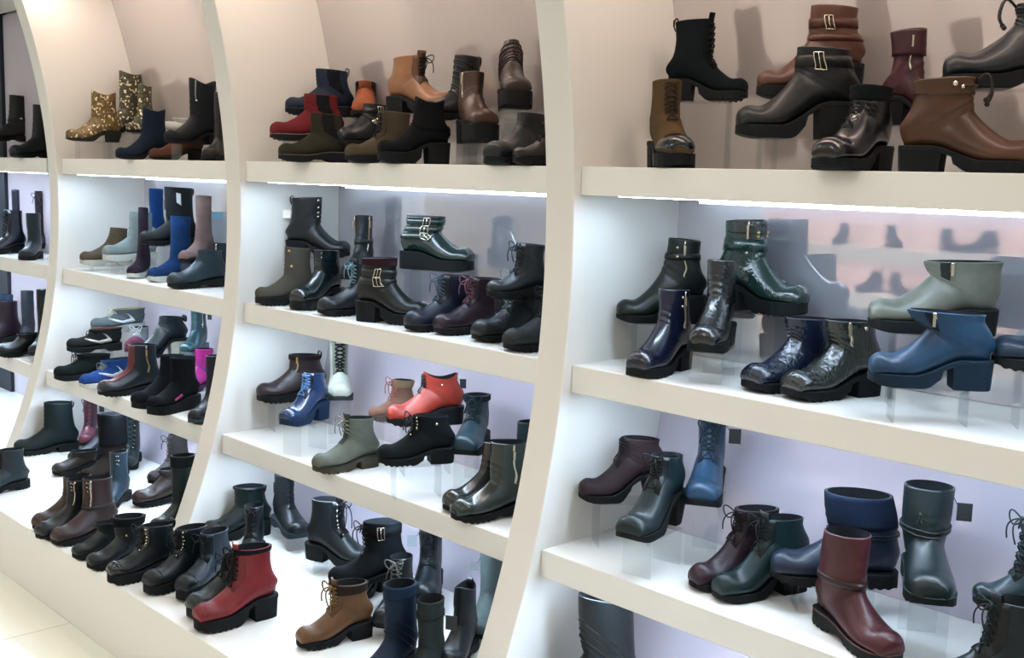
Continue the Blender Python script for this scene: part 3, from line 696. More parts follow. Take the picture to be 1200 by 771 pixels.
b('middle', 1, 'lace_up_boot', 'boot', (464, 67, 518, 133), 'tan leather lace-up boot with toe right, raised', h=140, d=.58, on=False, c=(150, 104, 70), sw=.135, ft=(FAC, laces((40, 30, 26)), 'tongue'), **STACK)
b('middle', 1, 'ankle_boot', 'boot', (440, 116, 530, 191), 'black suede ankle boot with peaked collar on shelf', h=14, d=.16, on=True, c=(24, 26, 30), fin='suede', sw=.115, scallop=.008, ft=(('strap', 8.6, .7, None, 0, 'nobuckle'),), **PLAT)
b('middle', 1, 'ankle_boot', 'boot', (507, 74, 556, 142), 'black ruched leather boot right of the tan lace-up boot', h=34, d=.52, on=False, c=(26, 32, 38), L=.22, H=.20, ft=(('ruch', 5.5, 12, 8), ('tab',)), **LOW)
b('middle', 1, 'ankle_boot', 'boot', (533, 85, 580, 168), 'brown boot with thick black platform facing front on riser', h=104, d=.36, on=False, c=(82, 56, 44), ft=(('zip', 70),), toe='square', **dict(PLAT, hs=.048, hh=.065))
b('middle', 1, 'lace_up_boot', 'boot', (577, 47, 624, 129), 'dark brown narrow boot with thick sole on tallest riser', h=97, d=.66, on=False, c=(66, 46, 44), sw=.085, wt=.026, ft=(('ruch', 7.5, 12, 6),), toe='square', **dict(PLAT, hs=.044, hh=.06))
b('middle', 1, 'ankle_boot', 'boot', (582, 131, 634, 193), 'black leather ankle boot under the dark brown narrow boot', h=52, d=.20, on=True, c=(26, 32, 38), fin='leather', **LOW)
b('middle', 1, 'ankle_boot', 'boot', (600, 140, 672, 193), 'dark brown boot half hidden behind right-hand divider', h=20, d=.12, on=True, c=(50, 44, 46), ft=(laces((26, 26, 28), bow=False),), **LOW)
# ---------------- middle bay, second shelf
b('middle', 2, 'button_boot', 'boot', (333, 231, 412, 303), 'black boot with row of silver studs, toe right, white tag', h=166, d=.66, on=False, c=(22, 30, 34), fin='leather', sw=.135, ft=(('studs', [(12.4, 34), (11.0, 32), (9.8, 30), (8.8, 30)], .0052), ('tab',), ('tag', 172, (215, 215, 208), (.032, .030))), **dict(STACK, hh=.055))
b('middle', 2, 'button_boot', 'boot', (298, 287, 372, 358), 'grey brown suede boot with snap studs at the left end', h=12, c=(96, 90, 78), fin='suede', sw=.12, ft=(('studs', [(12.3, 40), (9.6, 50)], .005, 'b'),), **dict(PLAT, heel='block', hs=.026, hh=.045))
b('middle', 2, 'ankle_boot', 'boot', (343, 291, 402, 364), 'black patent boot beside the grey brown suede boot', h=52, c=(26, 42, 46), fin='patent', sw=.13, ft=(('studs', [(11.0, 30), (12.2, 30)], .003),), **PLAT)
b('middle', 2, 'zip_boot', 'boot', (403, 252, 436, 329), 'black narrow boot with silver zip facing front on riser', h=70, d=.60, on=False, c=(24, 34, 38), sw=.09, L=.22, ft=(('zip', 62, 7.5), ('strap', 10.6, .9, None, 0, 'nobuckle')), both=1, **LOW)
b('middle', 2, 'lace_up_boot', 'boot', (384, 304, 446, 369), 'black shoe boot with silver laces left of buckled boot', h=26, d=.34, on=True, c=(24, 34, 42), sw=.12, ft=(laces((120, 150, 156)), 'tongue'), **LOW)
b('middle', 2, 'buckle_boot', 'boot', (416, 301, 502, 383), 'black boot with two buckles and burgundy collar at shelf centre', h=150, c=(24, 32, 34), sw=.13, wt=.045, c2=(30, 40, 42), ft=(('strap', 9.6, .9), ('strap', 11.0, .9), ('cuff', 12.0, .003, (64, 34, 40))), **PLAT)
b('middle', 2, 'wedge_boot', 'boot', (474, 253, 549, 319), 'dark green wedge boot with buckles and toe right, raised', h=154, d=.62, on=False, c=(30, 58, 56), fin='patent', sw=.150, c2=(34, 64, 60), ft=(('strap', 8.9, .8), ('strap', 10.4, .8), ('strap', 11.9, .8)), sole='wedge', hs=.030, hh=.052)
b('middle', 2, 'lace_up_boot', 'boot', (482, 321, 553, 391), 'navy lace-up ankle boot left of the dark burgundy one', h=34, c=(36, 44, 62), sw=.125, wid=.88, ft=(FAC, laces((90, 100, 118), r=.0022)), welt=(70, 76, 86), **LOW)
b('middle', 2, 'lace_up_boot', 'boot', (512, 324, 592, 395), 'dark burgundy lace-up ankle boot right of the navy one', h=34, c=(58, 36, 48), sw=.125, wid=.88, ft=(FAC, laces((120, 76, 88), r=.0022)), welt=(72, 60, 70), **LOW)
b('middle', 2, 'lace_up_boot', 'boot', (567, 284, 648, 353), 'black lace-up boot raised at the right end, toe left', h=22, d=.40, on=False, c=(24, 32, 36), sw=.12, ft=(FAC, laces((50, 60, 64))), **LOW)
b('middle', 2, 'lace_up_boot', 'boot', (557, 329, 640, 406), 'black lace-up boot with one hanging lace at the right end', h=36, c=(22, 34, 38), sw=.12, H=.20, ft=(FAC, laces((110, 130, 134), long=True)), **LOW)
b('middle', 2, 'ankle_boot', 'boot', (602, 350, 672, 414), 'dark grey boot whose toe shows beside the right-hand divider', h=36, c=(54, 60, 62), fin='dull', H=.17, ft=(laces((30, 34, 36)),), **LOW)
# ---------------- middle bay, third shelf
b('middle', 3, 'zip_boot', 'boot', (299, 414, 385, 474), 'dark brown ankle boot with slanted brass zip beside divider', h=18, d=.62, on=False, c=(62, 44, 46), sw=.125, brass=1, ft=(('zip', 48, 6.6), ('tab',), ('cuff', 12.0, .004, (52, 34, 36))), **dict(STACK, hs=.024, hh=.044))
b('middle', 3, 'heeled_boot', 'boot', (331, 436, 384, 502), 'bright blue heeled lace-up boot in front of dark brown one', h=48, d=.34, on=False, c=(14, 58, 104), fin='patent', L=.22, ft=(FAC, laces((96, 140, 190), bow=False, r=.0022)), sc=(22, 52, 88), **dict(STACK, hh=.058))
b('middle', 3, 'lace_up_boot', 'boot', (382, 399, 414, 471), 'silver white lace-up boot with black laces facing front', h=92, d=.86, on=False, c=(186, 184, 168), fin='leather', ft=(FAC, laces((20, 32, 32), bow=False, rows=8, r=.003)), sc=(60, 74, 72), **LOW)
b('middle', 3, 'ankle_boot', 'boot', (373, 488, 439, 558), 'sage green ankle boot with tied lace and brown sole', h=28, c=(116, 120, 106), fin='dull', sw=.125, L=.23, ft=(('laces', (150, 148, 130), dict(u0=8.5, u1=12.4, rows=4)), 'tongue'), sc=(92, 84, 68), welt=(60, 62, 56), **dict(STACK, hs=.020, hh=.036))
b('middle', 3, 'lace_up_boot', 'boot', (430, 443, 492, 497), 'tan brown hiking boot behind the red orange boot', h=22, d=.72, on=False, c=(150, 108, 90), fin='suede', ft=(laces((176, 108, 90)), ('cuff', 11.6, .004, (150, 124, 96))), sc=(110, 92, 80), **LOW)
b('middle', 3, 'heeled_boot', 'boot', (451, 437, 546, 502), 'red orange ankle boot with black block heel', h=12, d=.60, on=False, c=(178, 62, 48), sw=.128, scallop=.010, c2=(178, 62, 48), ft=(laces((24, 40, 44), bow=False), ('studs', [(10.6, 82)], .004), ('tag', 176, (26, 40, 48), (.02, .03))), **dict(STACK, hs=.020, hh=.052))
b('middle', 3, 'lace_up_boot', 'boot', (440, 484, 535, 549), 'black suede lace-up boot on the low riser below the red boot', h=12, d=.26, on=False, c=(24, 32, 36), fin='suede', sw=.130, ft=(FAC, laces((16, 22, 24), ey=METAL, rows=6), ('studs', [(11.2, 100)], .005)), **dict(STACK, hs=.018, hh=.042))
b('middle', 3, 'lace_up_boot', 'boot', (533, 463, 574, 536), 'dark teal lace-up boot with padded collar facing front, raised', h=78, d=.62, on=False, c=(34, 64, 74), ft=(FAC, laces((28, 44, 50), r=.0024), ('cuff', 12.1, .006, (28, 44, 50))), toe='square', **LOW)
b('middle', 3, 'ankle_boot', 'boot', (529, 556, 600, 604), 'brown black patent boot behind the dark green zip boot', h=34, d=.40, on=True, c=(52, 48, 48), fin='patent', H=.19, wid=.82, **LOW)
b('middle', 3, 'zip_boot', 'boot', (530, 526, 626, 617), 'dark green patent zip boot at the right end of shelf', h=30, c=(30, 54, 50), fin='patent', sw=.130, H=.21, ft=(('zip', 84),), **LOW)
b('middle', 3, 'ankle_boot', 'boot', (570, 512, 640, 575), 'dark green boot whose collar peeks out beside right-hand divider', h=40, d=.66, on=True, c=(36, 58, 60), H=.23, wid=.8, **LOW)
# ---------------- middle bay, plinth
b('middle', 4, 'ankle_boot', 'boot', (237, 566, 320, 634), 'black green boot with ruffled collar, toe left, raised', h=16, d=.45, on=False, c=(24, 44, 46), sw=.13, c2=(26, 44, 46), ft=('fringe', ('toecap', 3.2)), **dict(PLAT, hs=.026, hh=.05))
b('middle', 4, 'lace_up_boot', 'boot', (276, 594, 314, 668), 'black lace-up boot facing front behind the red boot', h=80, d=.22, on=False, c=(22, 34, 38), L=.23, ft=(FAC, laces((18, 26, 28))), **LOW)
b('middle', 4, 'ankle_boot', 'boot', (318, 557, 361, 634), 'black boot with glossy toe facing front, raised at the back', h=112, d=.70, on=False, c=(24, 34, 40), L=.24, ft=(laces((30, 40, 44), bow=False), ('tag', 185, (26, 32, 36))), sc=(60, 74, 82), **LOW)
b('middle', 4, 'lace_up_boot', 'boot', (222, 660, 308, 728), 'dark grey green boot tucked behind the red boot', h=34, c=(38, 56, 56), H=.16, ft=(FAC, laces()), **dict(PLAT, hs=.03, hh=.05))
b('middle', 4, 'lace_up_boot', 'boot', (229, 642, 326, 743), 'red leather lace-up boot with black laces and thick black sole', h=26, c=(142, 38, 44), sw=.125, c2=(134, 36, 42), ft=(FAC, laces((14, 20, 22), r=.0032), ('cuff', 12.5, .004, (24, 30, 34)), 'tongue', ('toecap', 1.8)), **dict(PLAT, hs=.034, hh=.062))
b('middle', 4, 'lace_up_boot', 'boot', (364, 585, 432, 671), 'black lace-up boot with toe right and looping lace, raised', h=146, d=.55, on=False, c=(24, 38, 44), sw=.125, ft=(FAC, laces((16, 24, 28), long=True, ey=METAL), 'tongue'), **STACK)
b('middle', 4, 'buckle_boot', 'boot', (382, 627, 482, 694), 'black suede boot with wide buckled collar behind the brown boot', h=22, d=.35, on=False, c=(20, 28, 32), fin='suede', sw=.14, H=.19, ft=(('strap', 12.0, 1.3), laces()), **LOW)
b('middle', 4, 'lace_up_boot', 'boot', (344, 675, 442, 757), 'brown leather lace-up boot with dark padded collar', h=24, c=(122, 84, 52), sw=.128, ft=(FAC, laces((150, 112, 72), long=False, r=.0022), ('cuff', 11.6, .004, (62, 46, 38)), 'tongue'), c2=(116, 80, 50), **dict(STACK, hs=.018, hh=.044))
b('middle', 4, 'heeled_boot', 'boot', (402, 684, 456, 744), 'dark green boot partly hidden behind the brown boot', h=50, d=.46, on=True, c=(28, 56, 54), L=.21, **dict(STACK, hh=.06))
b('middle', 4, 'lace_up_boot', 'boot', (442, 655, 484, 740), 'black lace-up boot behind the blue tall boot', h=70, d=.32, on=False, c=(20, 28, 34), L=.23, ft=(laces((120, 122, 116)),), **LOW)
b('middle', 4, 'tall_boot', 'boot', (428, 690, 484, 812), 'dark blue tall boot cut off by the lower frame edge', h=55, c=(26, 48, 72), fin='dull', sw=.125, wt=.047, ankle=.015, L=.23, c2=(30, 54, 80), ft=(('cuff', 12.3, .003, (34, 56, 78)), ('ruch', 7.5, 9.5, 3)), wa=.6, **LOW)
b('middle', 4, 'lace_up_boot', 'boot', (481, 621, 522, 710), 'tall black lace-up boot facing front with grey tag, raised', h=84, d=.62, on=False, c=(20, 32, 38), ft=(FAC, laces((16, 24, 28)), ('tag', 268, (150, 158, 164))), welt=(80, 92, 94), **LOW)
b('middle', 4, 'tall_boot', 'boot', (472, 698, 522, 812), 'dark grey green tall boot below the tall lace-up boot', h=70, c=(38, 52, 50), fin='dull', L=.22, sw=.125, wt=.045, ft=(('strap', 12.0, .7, None, 0, 'nobuckle'), ('tag', 95, (18, 24, 26))), wa=.6, **LOW)
b('middle', 4, 'ankle_boot', 'boot', (516, 699, 558, 800), 'black narrow boot with notched collar at lower frame edge', h=72, c=(20, 32, 38), L=.22, wt=.036, scallop=.006, ft=(('tab',),), **LOW)
b('middle', 4, 'tall_boot', 'boot', (552, 650, 590, 752), 'grey tall boot with grey tag beside the right-hand divider', h=80, d=.52, on=False, c=(92, 104, 100), fin='dull', sw=.12, L=.23, ft=(('tag', 275, (110, 116, 116), (.02, .026)),), wa=.6, **LOW)
# ---------------- left bay, top shelf
b('left', 1, 'cowboy_boot', 'boot', (77, 109, 143, 166), 'gold glitter cowboy boot with toe left on riser', h=14, d=.34, on=False, c=(136, 104, 52), fin='glitter', sw=.125, scallop=.009, toe='point', sc=(40, 42, 40), sole='flat', heel='cuban', hs=.008, hh=.042, ft=(('studs', [(12, 50), (12, 120), (10.4, 90), (6, 70)], .005),))
b('left', 1, 'cowboy_boot', 'boot', (118, 86, 168, 156), 'olive glitter cowboy boot behind the gold one', h=24, d=.64, on=False, c=(88, 84, 56), fin='glitter', L=.25, sw=.125, scallop=.008, toe='point', sc=(28, 34, 40), sole='flat', heel='cuban', hs=.008, hh=.045, ft=(('tab',), ('studs', [(12, 60), (10.6, 70), (12, 120)], .005)))
b('left', 1, 'cowboy_boot', 'boot', (148, 101, 181, 156), 'small olive glitter cowboy boot at the back of shelf', h=56, d=.80, on=False, c=(92, 90, 60), fin='glitter', L=.2, scallop=.006, toe='point', sole='flat', heel='cuban', hs=.008, hh=.04, ft=(('studs', [(11, 60), (5, 50)], .006),))
b('left', 1, 'ankle_boot', 'boot', (135, 128, 201, 187), 'navy suede pointed boot standing on shelf', h=14, d=.14, on=True, c=(34, 50, 68), fin='suede', sw=.115, scallop=.007, toe='point', sole='flat', heel='cuban', hs=.008, hh=.045)
b('left', 1, 'slip_on_shoe', 'shoe', (184, 137, 232, 158), 'white lined navy low shoe left of black cowboy boot', h=16, d=.5, on=False, c=(196, 196, 188), fin='leather', lining=(40, 62, 92), H=.07, L=.22, sc=(205, 204, 196), sole='flat', hs=.015, hh=.02)
b('left', 1, 'cowboy_boot', 'boot', (200, 96, 252, 169), 'black cowboy boot with pale piping at the right end', h=32, d=.44, on=False, c=(24, 32, 40), fin='dull', sw=.13, wt=.048, scallop=.012, toe='point', sole='flat', heel='cuban', hs=.008, hh=.045, ft=(('patchside', 10.2, 12.9, 34, 40, (150, 150, 150), 'piping'), ('studs', [(10, 40)], .004)))
b('left', 1, 'ankle_boot', 'boot', (178, 160, 236, 187), 'brown boot whose pointed toe shows below the black cowboy boot', h=12, d=.30, on=True, c=(104, 66, 52), fin='suede', L=.22, H=.105, toe='point', sole='flat', heel='cuban', hs=.008, hh=.04)
b('left', 1, 'ankle_boot', 'boot', (238, 108, 272, 188), 'dark boot mostly hidden by the divider at top right', h=66, d=.40, on=True, c=(40, 32, 34), L=.2, **LOW)
# ---------------- left bay, second shelf
b('left', 2, 'chelsea_boot', 'boot', (94, 265, 156, 312), 'olive brown sock boot with white sole at the left end', h=14, d=.30, on=False, c=(96, 80, 58), fin='dull', sw=.09, wt=.034, H=.17, sc=(196, 192, 178), sole='flat', hs=.022, hh=.028)
b('left', 2, 'knit_boot', 'boot', (124, 248, 182, 307), 'pale grey green knit sock boot with white sole', h=26, d=.52, on=False, c=(142, 150, 146), fin='knit', sw=.115, sc=(206, 204, 194), wa=.6, sole='flat', hs=.026, hh=.032)
b('left', 2, 'knit_boot', 'boot', (150, 244, 178, 328), 'dark purple knit sock boot with white sole, facing front', h=70, c=(62, 44, 62), fin='knit', L=.2, sw=.08, wt=.030, wid=.9, sc=(208, 206, 196), wa=.6, sole='flat', hs=.020, hh=.024)
b('left', 2, 'knit_boot', 'boot', (164, 221, 194, 286), 'bright blue knit boot with silver foot, raised at the back', h=66, d=.74, on=False, c=(26, 74, 140), fin='knit', L=.21, c2=(186, 190, 186), sc=(190, 190, 184), ft=(('toecap', 4.6), ('tag', 95, (20, 28, 36))), wa=.6, sole='flat', hs=.024, hh=.03)
b('left', 2, 'ankle_boot', 'boot', (167, 219, 230, 289), 'black boot with white emblem and pull tab on riser', h=20, d=.48, on=False, c=(22, 30, 34), fin='dull', sw=.14, L=.25, c2=(22, 30, 34), ft=(('tab',), ('patchside', 11.4, 12.4, 70, 88, (220, 222, 220), 'emblem')), **LOW)
b('left', 2, 'knit_boot', 'boot', (176, 252, 228, 331), 'royal blue sock boot with white sole at shelf front', h=40, c=(24, 64, 116), fin='knit', L=.23, sw=.115, sc=(206, 206, 198), ft=(('tab',),), c2=(30, 76, 150), wa=.6, sole='flat', hs=.022, hh=.026)
b('left', 2, 'knit_boot', 'boot', (214, 229, 249, 310), 'mauve brown sock boot with pull loop and teal tag', h=56, d=.50, on=False, c=(140, 112, 106), fin='knit', L=.21, sw=.10, c2=(120, 92, 86), ft=(('tab',), ('tag', 100, (66, 108, 128), (.045, .026))), wa=.6, **LOW)
b('left', 2, 'ankle_boot', 'boot', (206, 296, 258, 333), 'dark teal boot left of the black one at right end', h=30, d=.30, on=True, c=(34, 62, 70), fin='leather', H=.15, **LOW)
b('left', 2, 'ankle_boot', 'boot', (218, 285, 282, 336), 'black leather boot in front of right-hand divider, teal sheen', h=24, c=(24, 44, 56), sw=.125, H=.17, ft=(('zip', 40, 6),), sc=(30, 40, 44), **LOW)
# ---------------- left bay, third shelf
SNK = dict(sole='flat', hs=.020, hh=.030, toe='round')
b('left', 3, 'sneaker', 'sneaker', (110, 361, 167, 390), 'grey running shoe with white curved stripe, uppermost of three', h=14, d=.74, on=False, c=(104, 112, 112), fin='knit', L=.245, H=.10, tilt=-.004, lining=(190, 160, 110), sc=(160, 164, 160), ft=(('swoosh', (226, 228, 224)), laces((200, 190, 160), u0=4.6, u1=10, rows=5)), **SNK)
b('left', 3, 'sneaker', 'sneaker', (80, 386, 142, 414), 'black running shoe with cream curved stripe in the middle', h=14, d=.44, on=False, c=(26, 32, 36), fin='knit', L=.245, H=.10, tilt=-.004, lining=(120, 66, 50), sc=(24, 28, 30), ft=(('swoosh', (200, 192, 172)), laces((60, 44, 40), u0=4.6, u1=10, rows=5)), **SNK)
b('left', 3, 'sneaker', 'sneaker', (68, 411, 126, 444), 'plain black trainer at shelf edge, lowest at left', h=16, d=.16, on=False, c=(24, 36, 36), fin='suede', L=.245, H=.11, sc=(20, 28, 30), ft=(laces((20, 24, 26), u0=4.6, u1=10, rows=5),), **SNK)
b('left', 3, 'sneaker', 'sneaker', (97, 410, 152, 450), 'blue and grey trainer with white curved stripe and sole', h=30, d=.14, on=True, c=(36, 76, 142), fin='knit', L=.235, H=.11, tilt=-.004, sc=(210, 208, 196), lining=(60, 70, 80), ft=(('swoosh', (228, 230, 228)), laces((140, 150, 150), u0=4.6, u1=10, rows=5), ('vamp', 4.6, 8, 40, (120, 132, 140), 'knit')), **SNK)
b('left', 3, 'sneaker', 'sneaker', (148, 382, 176, 414), 'silver and plum trainer facing front behind red fronted boot', h=74, d=.66, on=False, c=(150, 152, 156), fin='knit', L=.22, H=.10, c2=(126, 60, 84), sc=(120, 62, 86), ft=(('toecap', 4.0), laces((210, 210, 206), u0=4.6, u1=10, rows=5)), **SNK)
b('left', 3, 'zip_boot', 'boot', (114, 402, 192, 465), 'black ankle boot with red front and brass zip', h=20, d=.18, on=True, c=(28, 42, 50), sw=.12, brass=1, zipc=(170, 140, 90), ft=(('vamp', .6, 12.9, 42, (118, 50, 52), 'leather'), ('zip', 92)), **LOW)
b('left', 3, 'heeled_boot', 'boot', (160, 376, 214, 421), 'black heeled ankle boot with bow behind collar on riser', h=16, d=.48, on=False, c=(24, 38, 44), L=.24, sw=.115, H=.17, ft=(('bow', 12.4, 180),), sole='flat', heel='block', hs=.012, hh=.072, hc=(190, 184, 168))
b('left', 3, 'ankle_boot', 'boot', (158, 430, 220, 478), 'black suede wedge boot, left one of the pair', h=34, d=.20, on=True, c=(20, 28, 34), fin='suede', H=.2, sole='wedge', hs=.022, hh=.05)
b('left', 3, 'ankle_boot', 'boot', (177, 417, 232, 487), 'black suede wedge boot with pink tab, right one of pair', h=40, c=(18, 25, 30), fin='suede', L=.24, sw=.13, wt=.048, ft=(('patchside', 4.2, 5.4, 96, 110, (190, 60, 120), 'pink_tab'),), sole='wedge', hs=.03, hh=.05)
b('left', 3, 'ankle_boot', 'boot', (210, 365, 247, 419), 'metallic teal grey boot facing front on tall riser', h=70, d=.72, on=False, c=(70, 106, 112), fin='metallic', L=.22, H=.21, ft=(('zip', 60), ('tag', 95, (24, 34, 44), (.018, .028))), sc=(130, 140, 140), **LOW)
b('left', 3, 'sneaker', 'sneaker', (214, 410, 250, 462), 'magenta high-top trainer with purple stripe at right end', h=56, d=.44, on=False, c=(184, 36, 130), fin='leather', L=.22, H=.16, c2=(110, 60, 160), ft=(('strap', 8.6, .8, (120, 64, 168), 0, 'nobuckle'), ('toecap', 2.8)), sc=(90, 40, 90), sole='flat', hs=.022, hh=.03)
b('left', 3, 'ankle_boot', 'boot', (222, 405, 268, 492), 'dark navy boot half hidden by the divider at right end', h=58, d=.20, on=True, c=(26, 30, 46), H=.24, L=.22, sc=(70, 92, 96), **LOW)
# ---------------- left bay, plinth
b('left', 4, 'chelsea_boot', 'boot', (18, 470, 92, 533), 'plain black ankle boot with pull tab, raised by the left divider foot', h=10, d=.30, on=False, c=(24, 42, 44), fin='dull', sw=.125, ft=(('tab',),), **dict(LOW, heel='stack', hh=.034))
b('left', 4, 'lace_up_boot', 'boot', (90, 466, 120, 524), 'burgundy lace-up boot with black tag facing front, raised', h=82, d=.62, on=False, c=(112, 56, 70), L=.22, ft=(FAC, laces((70, 40, 50)), ('tag', 95, (24, 34, 42), (.022, .034))), **LOW)
b('left', 4, 'lace_up_boot', 'boot', (137, 488, 170, 562), 'dark green tall lace-up boot facing front, raised', h=80, d=.74, on=False, c=(28, 52, 54), L=.23, ft=(FAC, laces((80, 96, 98), ey=METAL, rows=8)), **LOW)
b('left', 4, 'tall_boot', 'boot', (95, 491, 152, 584), 'brown suede tall boot with black fur cuff', h=34, d=.34, on=False, c=(62, 50, 44), fin='suede', L=.22, sw=.14, wt=.05, ankle=.014, ft=(('cuff', 10.4, .008, (18, 22, 26), .0, 'suede'),), wa=.6, **LOW)
b('left', 4, 'ankle_boot', 'boot', (87, 520, 140, 558), 'dark navy boot whose toe shows left of fur cuffed boot', h=30, d=.56, on=False, c=(26, 40, 54), H=.14, **LOW)
b('left', 4, 'knit_boot', 'boot', (178, 509, 222, 570), 'grey brown knit boot with dark sole beside divider', h=46, d=.62, on=False, c=(92, 84, 80), fin='knit', L=.22, sw=.12, ft=(laces((70, 60, 60)),), wa=.6, **LOW)
b('left', 4, 'ankle_boot', 'boot', (164, 552, 222, 594), 'brown boot whose toe shows left of dark tall boot', h=26, d=.42, on=False, c=(74, 56, 52), H=.13, **LOW)
b('left', 4, 'tall_boot', 'boot', (180, 528, 232, 622), 'black green tall boot with turned cuff at the divider foot', h=44, d=.14, on=True, c=(24, 44, 40), fin='leather', L=.22, sw=.13, wt=.047, ft=(('cuff', 12.3, .003, (30, 40, 40)),), wa=.6, **LOW)
b('left', 4, 'lace_up_boot', 'boot', (66, 560, 112, 588), 'olive brown boot showing a toe behind the studded row', h=30, d=.20, on=True, c=(58, 50, 40), L=.2, H=.09, **LOW)
STUD = [(12.4, 22), (11.6, 24), (10.8, 26), (12.4, 34), (11.6, 36), (10.8, 38)]
b('left', 4, 'studded_boot', 'boot', (43, 558, 112, 623), 'brown studded boot, rearmost of three studded boots in a row', h=34, c=(78, 56, 44), sw=.12, ft=(('studs', STUD, .003),), **LOW)
b('left', 4, 'studded_boot', 'boot', (46, 562, 118, 634), 'black studded boot, middle of three studded boots in a row', h=34, c=(34, 40, 44), sw=.12, ft=(('studs', STUD, .003), ('zip', 40, 6.5)), **LOW)
b('left', 4, 'studded_boot', 'boot', (62, 560, 140, 640), 'plum brown studded boot, foremost of three with strap', h=34, c=(74, 52, 52), sw=.122, fin='leather', ft=(('studs', STUD, .003), ('strap', 9.6, .7, (44, 34, 36), 0, 'nobuckle'), ('zip', 40, 6.5)), **LOW)
b('left', 4, 'studded_boot', 'boot', (112, 570, 156, 640), 'blue grey studded boot with pull tab facing front', h=62, d=.02, on=True, c=(52, 78, 94), L=.22, ft=(('studs', STUD, .003), ('tab',)), **LOW)
b('left', 4, 'ankle_boot', 'boot', (84, 612, 152, 658), 'black low boot with dark toe left of big buckled boot', h=24, c=(26, 38, 40), H=.11, **LOW)
b('left', 4, 'lace_up_boot', 'boot', (101, 604, 178, 670), 'black boot with wide open collar and two brass studs', h=24, c=(28, 40, 48), sw=.14, wt=.05, H=.16, ft=(('studs', [(9, 60), (11.5, 50)], .0035, 'b'), ('cuff', 11.8, .006, (22, 30, 34))), **LOW)
b('left', 4, 'lace_up_boot', 'boot', (125, 608, 214, 686), 'black patent toe lace-up boot with silver eyelets and pull tab', h=22, c=(24, 36, 42), sw=.13, H=.17, wid=.88, ft=(FAC, laces((16, 22, 24), ey=METAL), ('tab',), ('toecap', 2.4)), fin2='patent', **dict(PLAT, hs=.03, hh=.046))
b('left', 4, 'lace_up_boot', 'boot', (177, 620, 244, 698), 'black lace-up boot with moccasin toe left of blue black one', h=38, c=(28, 40, 46), sw=.125, H=.18, wid=.88, ft=(FAC, laces((18, 26, 30), ey=METAL), ('toecap', 2.6)), **dict(PLAT, hs=.03, hh=.046))
b('left', 4, 'lace_up_boot', 'boot', (211, 622, 272, 706), 'blue black lace-up boot with thick sole left of red boot', h=54, c=(30, 50, 66), sw=.13, H=.18, wid=.88, ft=(FAC, laces((20, 32, 40)), ('toecap', 2.6)), **dict(PLAT, hs=.034, hh=.046))
# ---------------- far left bay
b('far left', 1, 'strap_boot', 'boot', (-10, 112, 34, 166), 'dark boot with bright stud on riser at the left frame edge', h=20, d=.48, on=False, c=(38, 32, 30), L=.24, ft=(('strap', 9.6, .9, None, 0, 'nobuckle'), ('studs', [(9.6, 80)], .008)), **LOW)
b('far left', 1, 'ankle_boot', 'boot', (20, 118, 60, 180), 'black ankle boot touching the far left divider at the top', h=30, d=.16, on=True, c=(24, 32, 40), L=.24, ft=(('tab',),), **LOW)
b('far left', 2, 'knit_boot', 'boot', (2, 221, 32, 292), 'dark navy mottled boot raised at the left frame edge', h=50, d=.60, on=False, c=(28, 42, 72), fin='croc', L=.22, wa=.6, **LOW)
b('far left', 2, 'lace_up_boot', 'boot', (-14, 256, 28, 309), 'black glossy boot at left frame edge in front of navy one', h=40, d=.22, on=True, c=(22, 34, 44), fin='patent', ft=(FAC, laces((60, 74, 84))), **LOW)
b('far left', 2, 'tall_boot', 'boot', (22, 254, 52, 310), 'dark green tall boot standing upright before a purple one', h=70, d=.16, on=True, c=(36, 54, 56), L=.21, wt=.045, sw=.125, wa=.6, **LOW)
b('far left', 2, 'lace_up_boot', 'boot', (32, 224, 60, 292), 'dark purple lace-up boot raised next to the far left divider', h=70, d=.62, on=False, c=(56, 44, 62), L=.22, ft=(FAC, laces((90, 84, 96)), ('tag', 95, (220, 222, 222), (.02, .03))), **LOW)
b('far left', 3, 'ankle_boot', 'boot', (-16, 344, 16, 392), 'steel blue boot raised at the left frame edge', h=40, d=.62, on=False, c=(44, 78, 110), L=.22, **LOW)
b('far left', 3, 'ankle_boot', 'boot', (-26, 362, 26, 414), 'dark burgundy boot at the left frame edge below the blue one', h=30, d=.30, on=False, c=(60, 40, 52), L=.25, **LOW)
b('far left', 3, 'tall_boot', 'boot', (18, 344, 44, 410), 'charcoal tall boot facing front beside the burgundy one', h=76, d=.55, on=False, c=(58, 64, 72), fin='dull', L=.22, wt=.042, wa=.6, **LOW)
b('far left', 3, 'tall_boot', 'boot', (36, 339, 62, 418), 'black tall boot touching the far left divider on the third shelf', h=70, d=.34, on=False, c=(26, 36, 44), L=.22, wt=.042, wa=.6, **LOW)
b('far left', 3, 'ankle_boot', 'boot', (6, 396, 46, 424), 'low black shoe at the front of the far left third shelf', h=24, d=.14, on=True, c=(22, 32, 36), L=.24, H=.11, **LOW)
b('far left', 4, 'lace_up_boot', 'boot', (-32, 526, 36, 582), 'slate grey boot with heel right, standing on plinth at frame edge', h=24, c=(46, 62, 70), sw=.125, c2=(70, 44, 50), ft=(('vamp', 4, 12.8, 30, (76, 46, 52), 'dull'), laces((40, 44, 48))), **LOW)


ITEMS = put_all(SPECS)

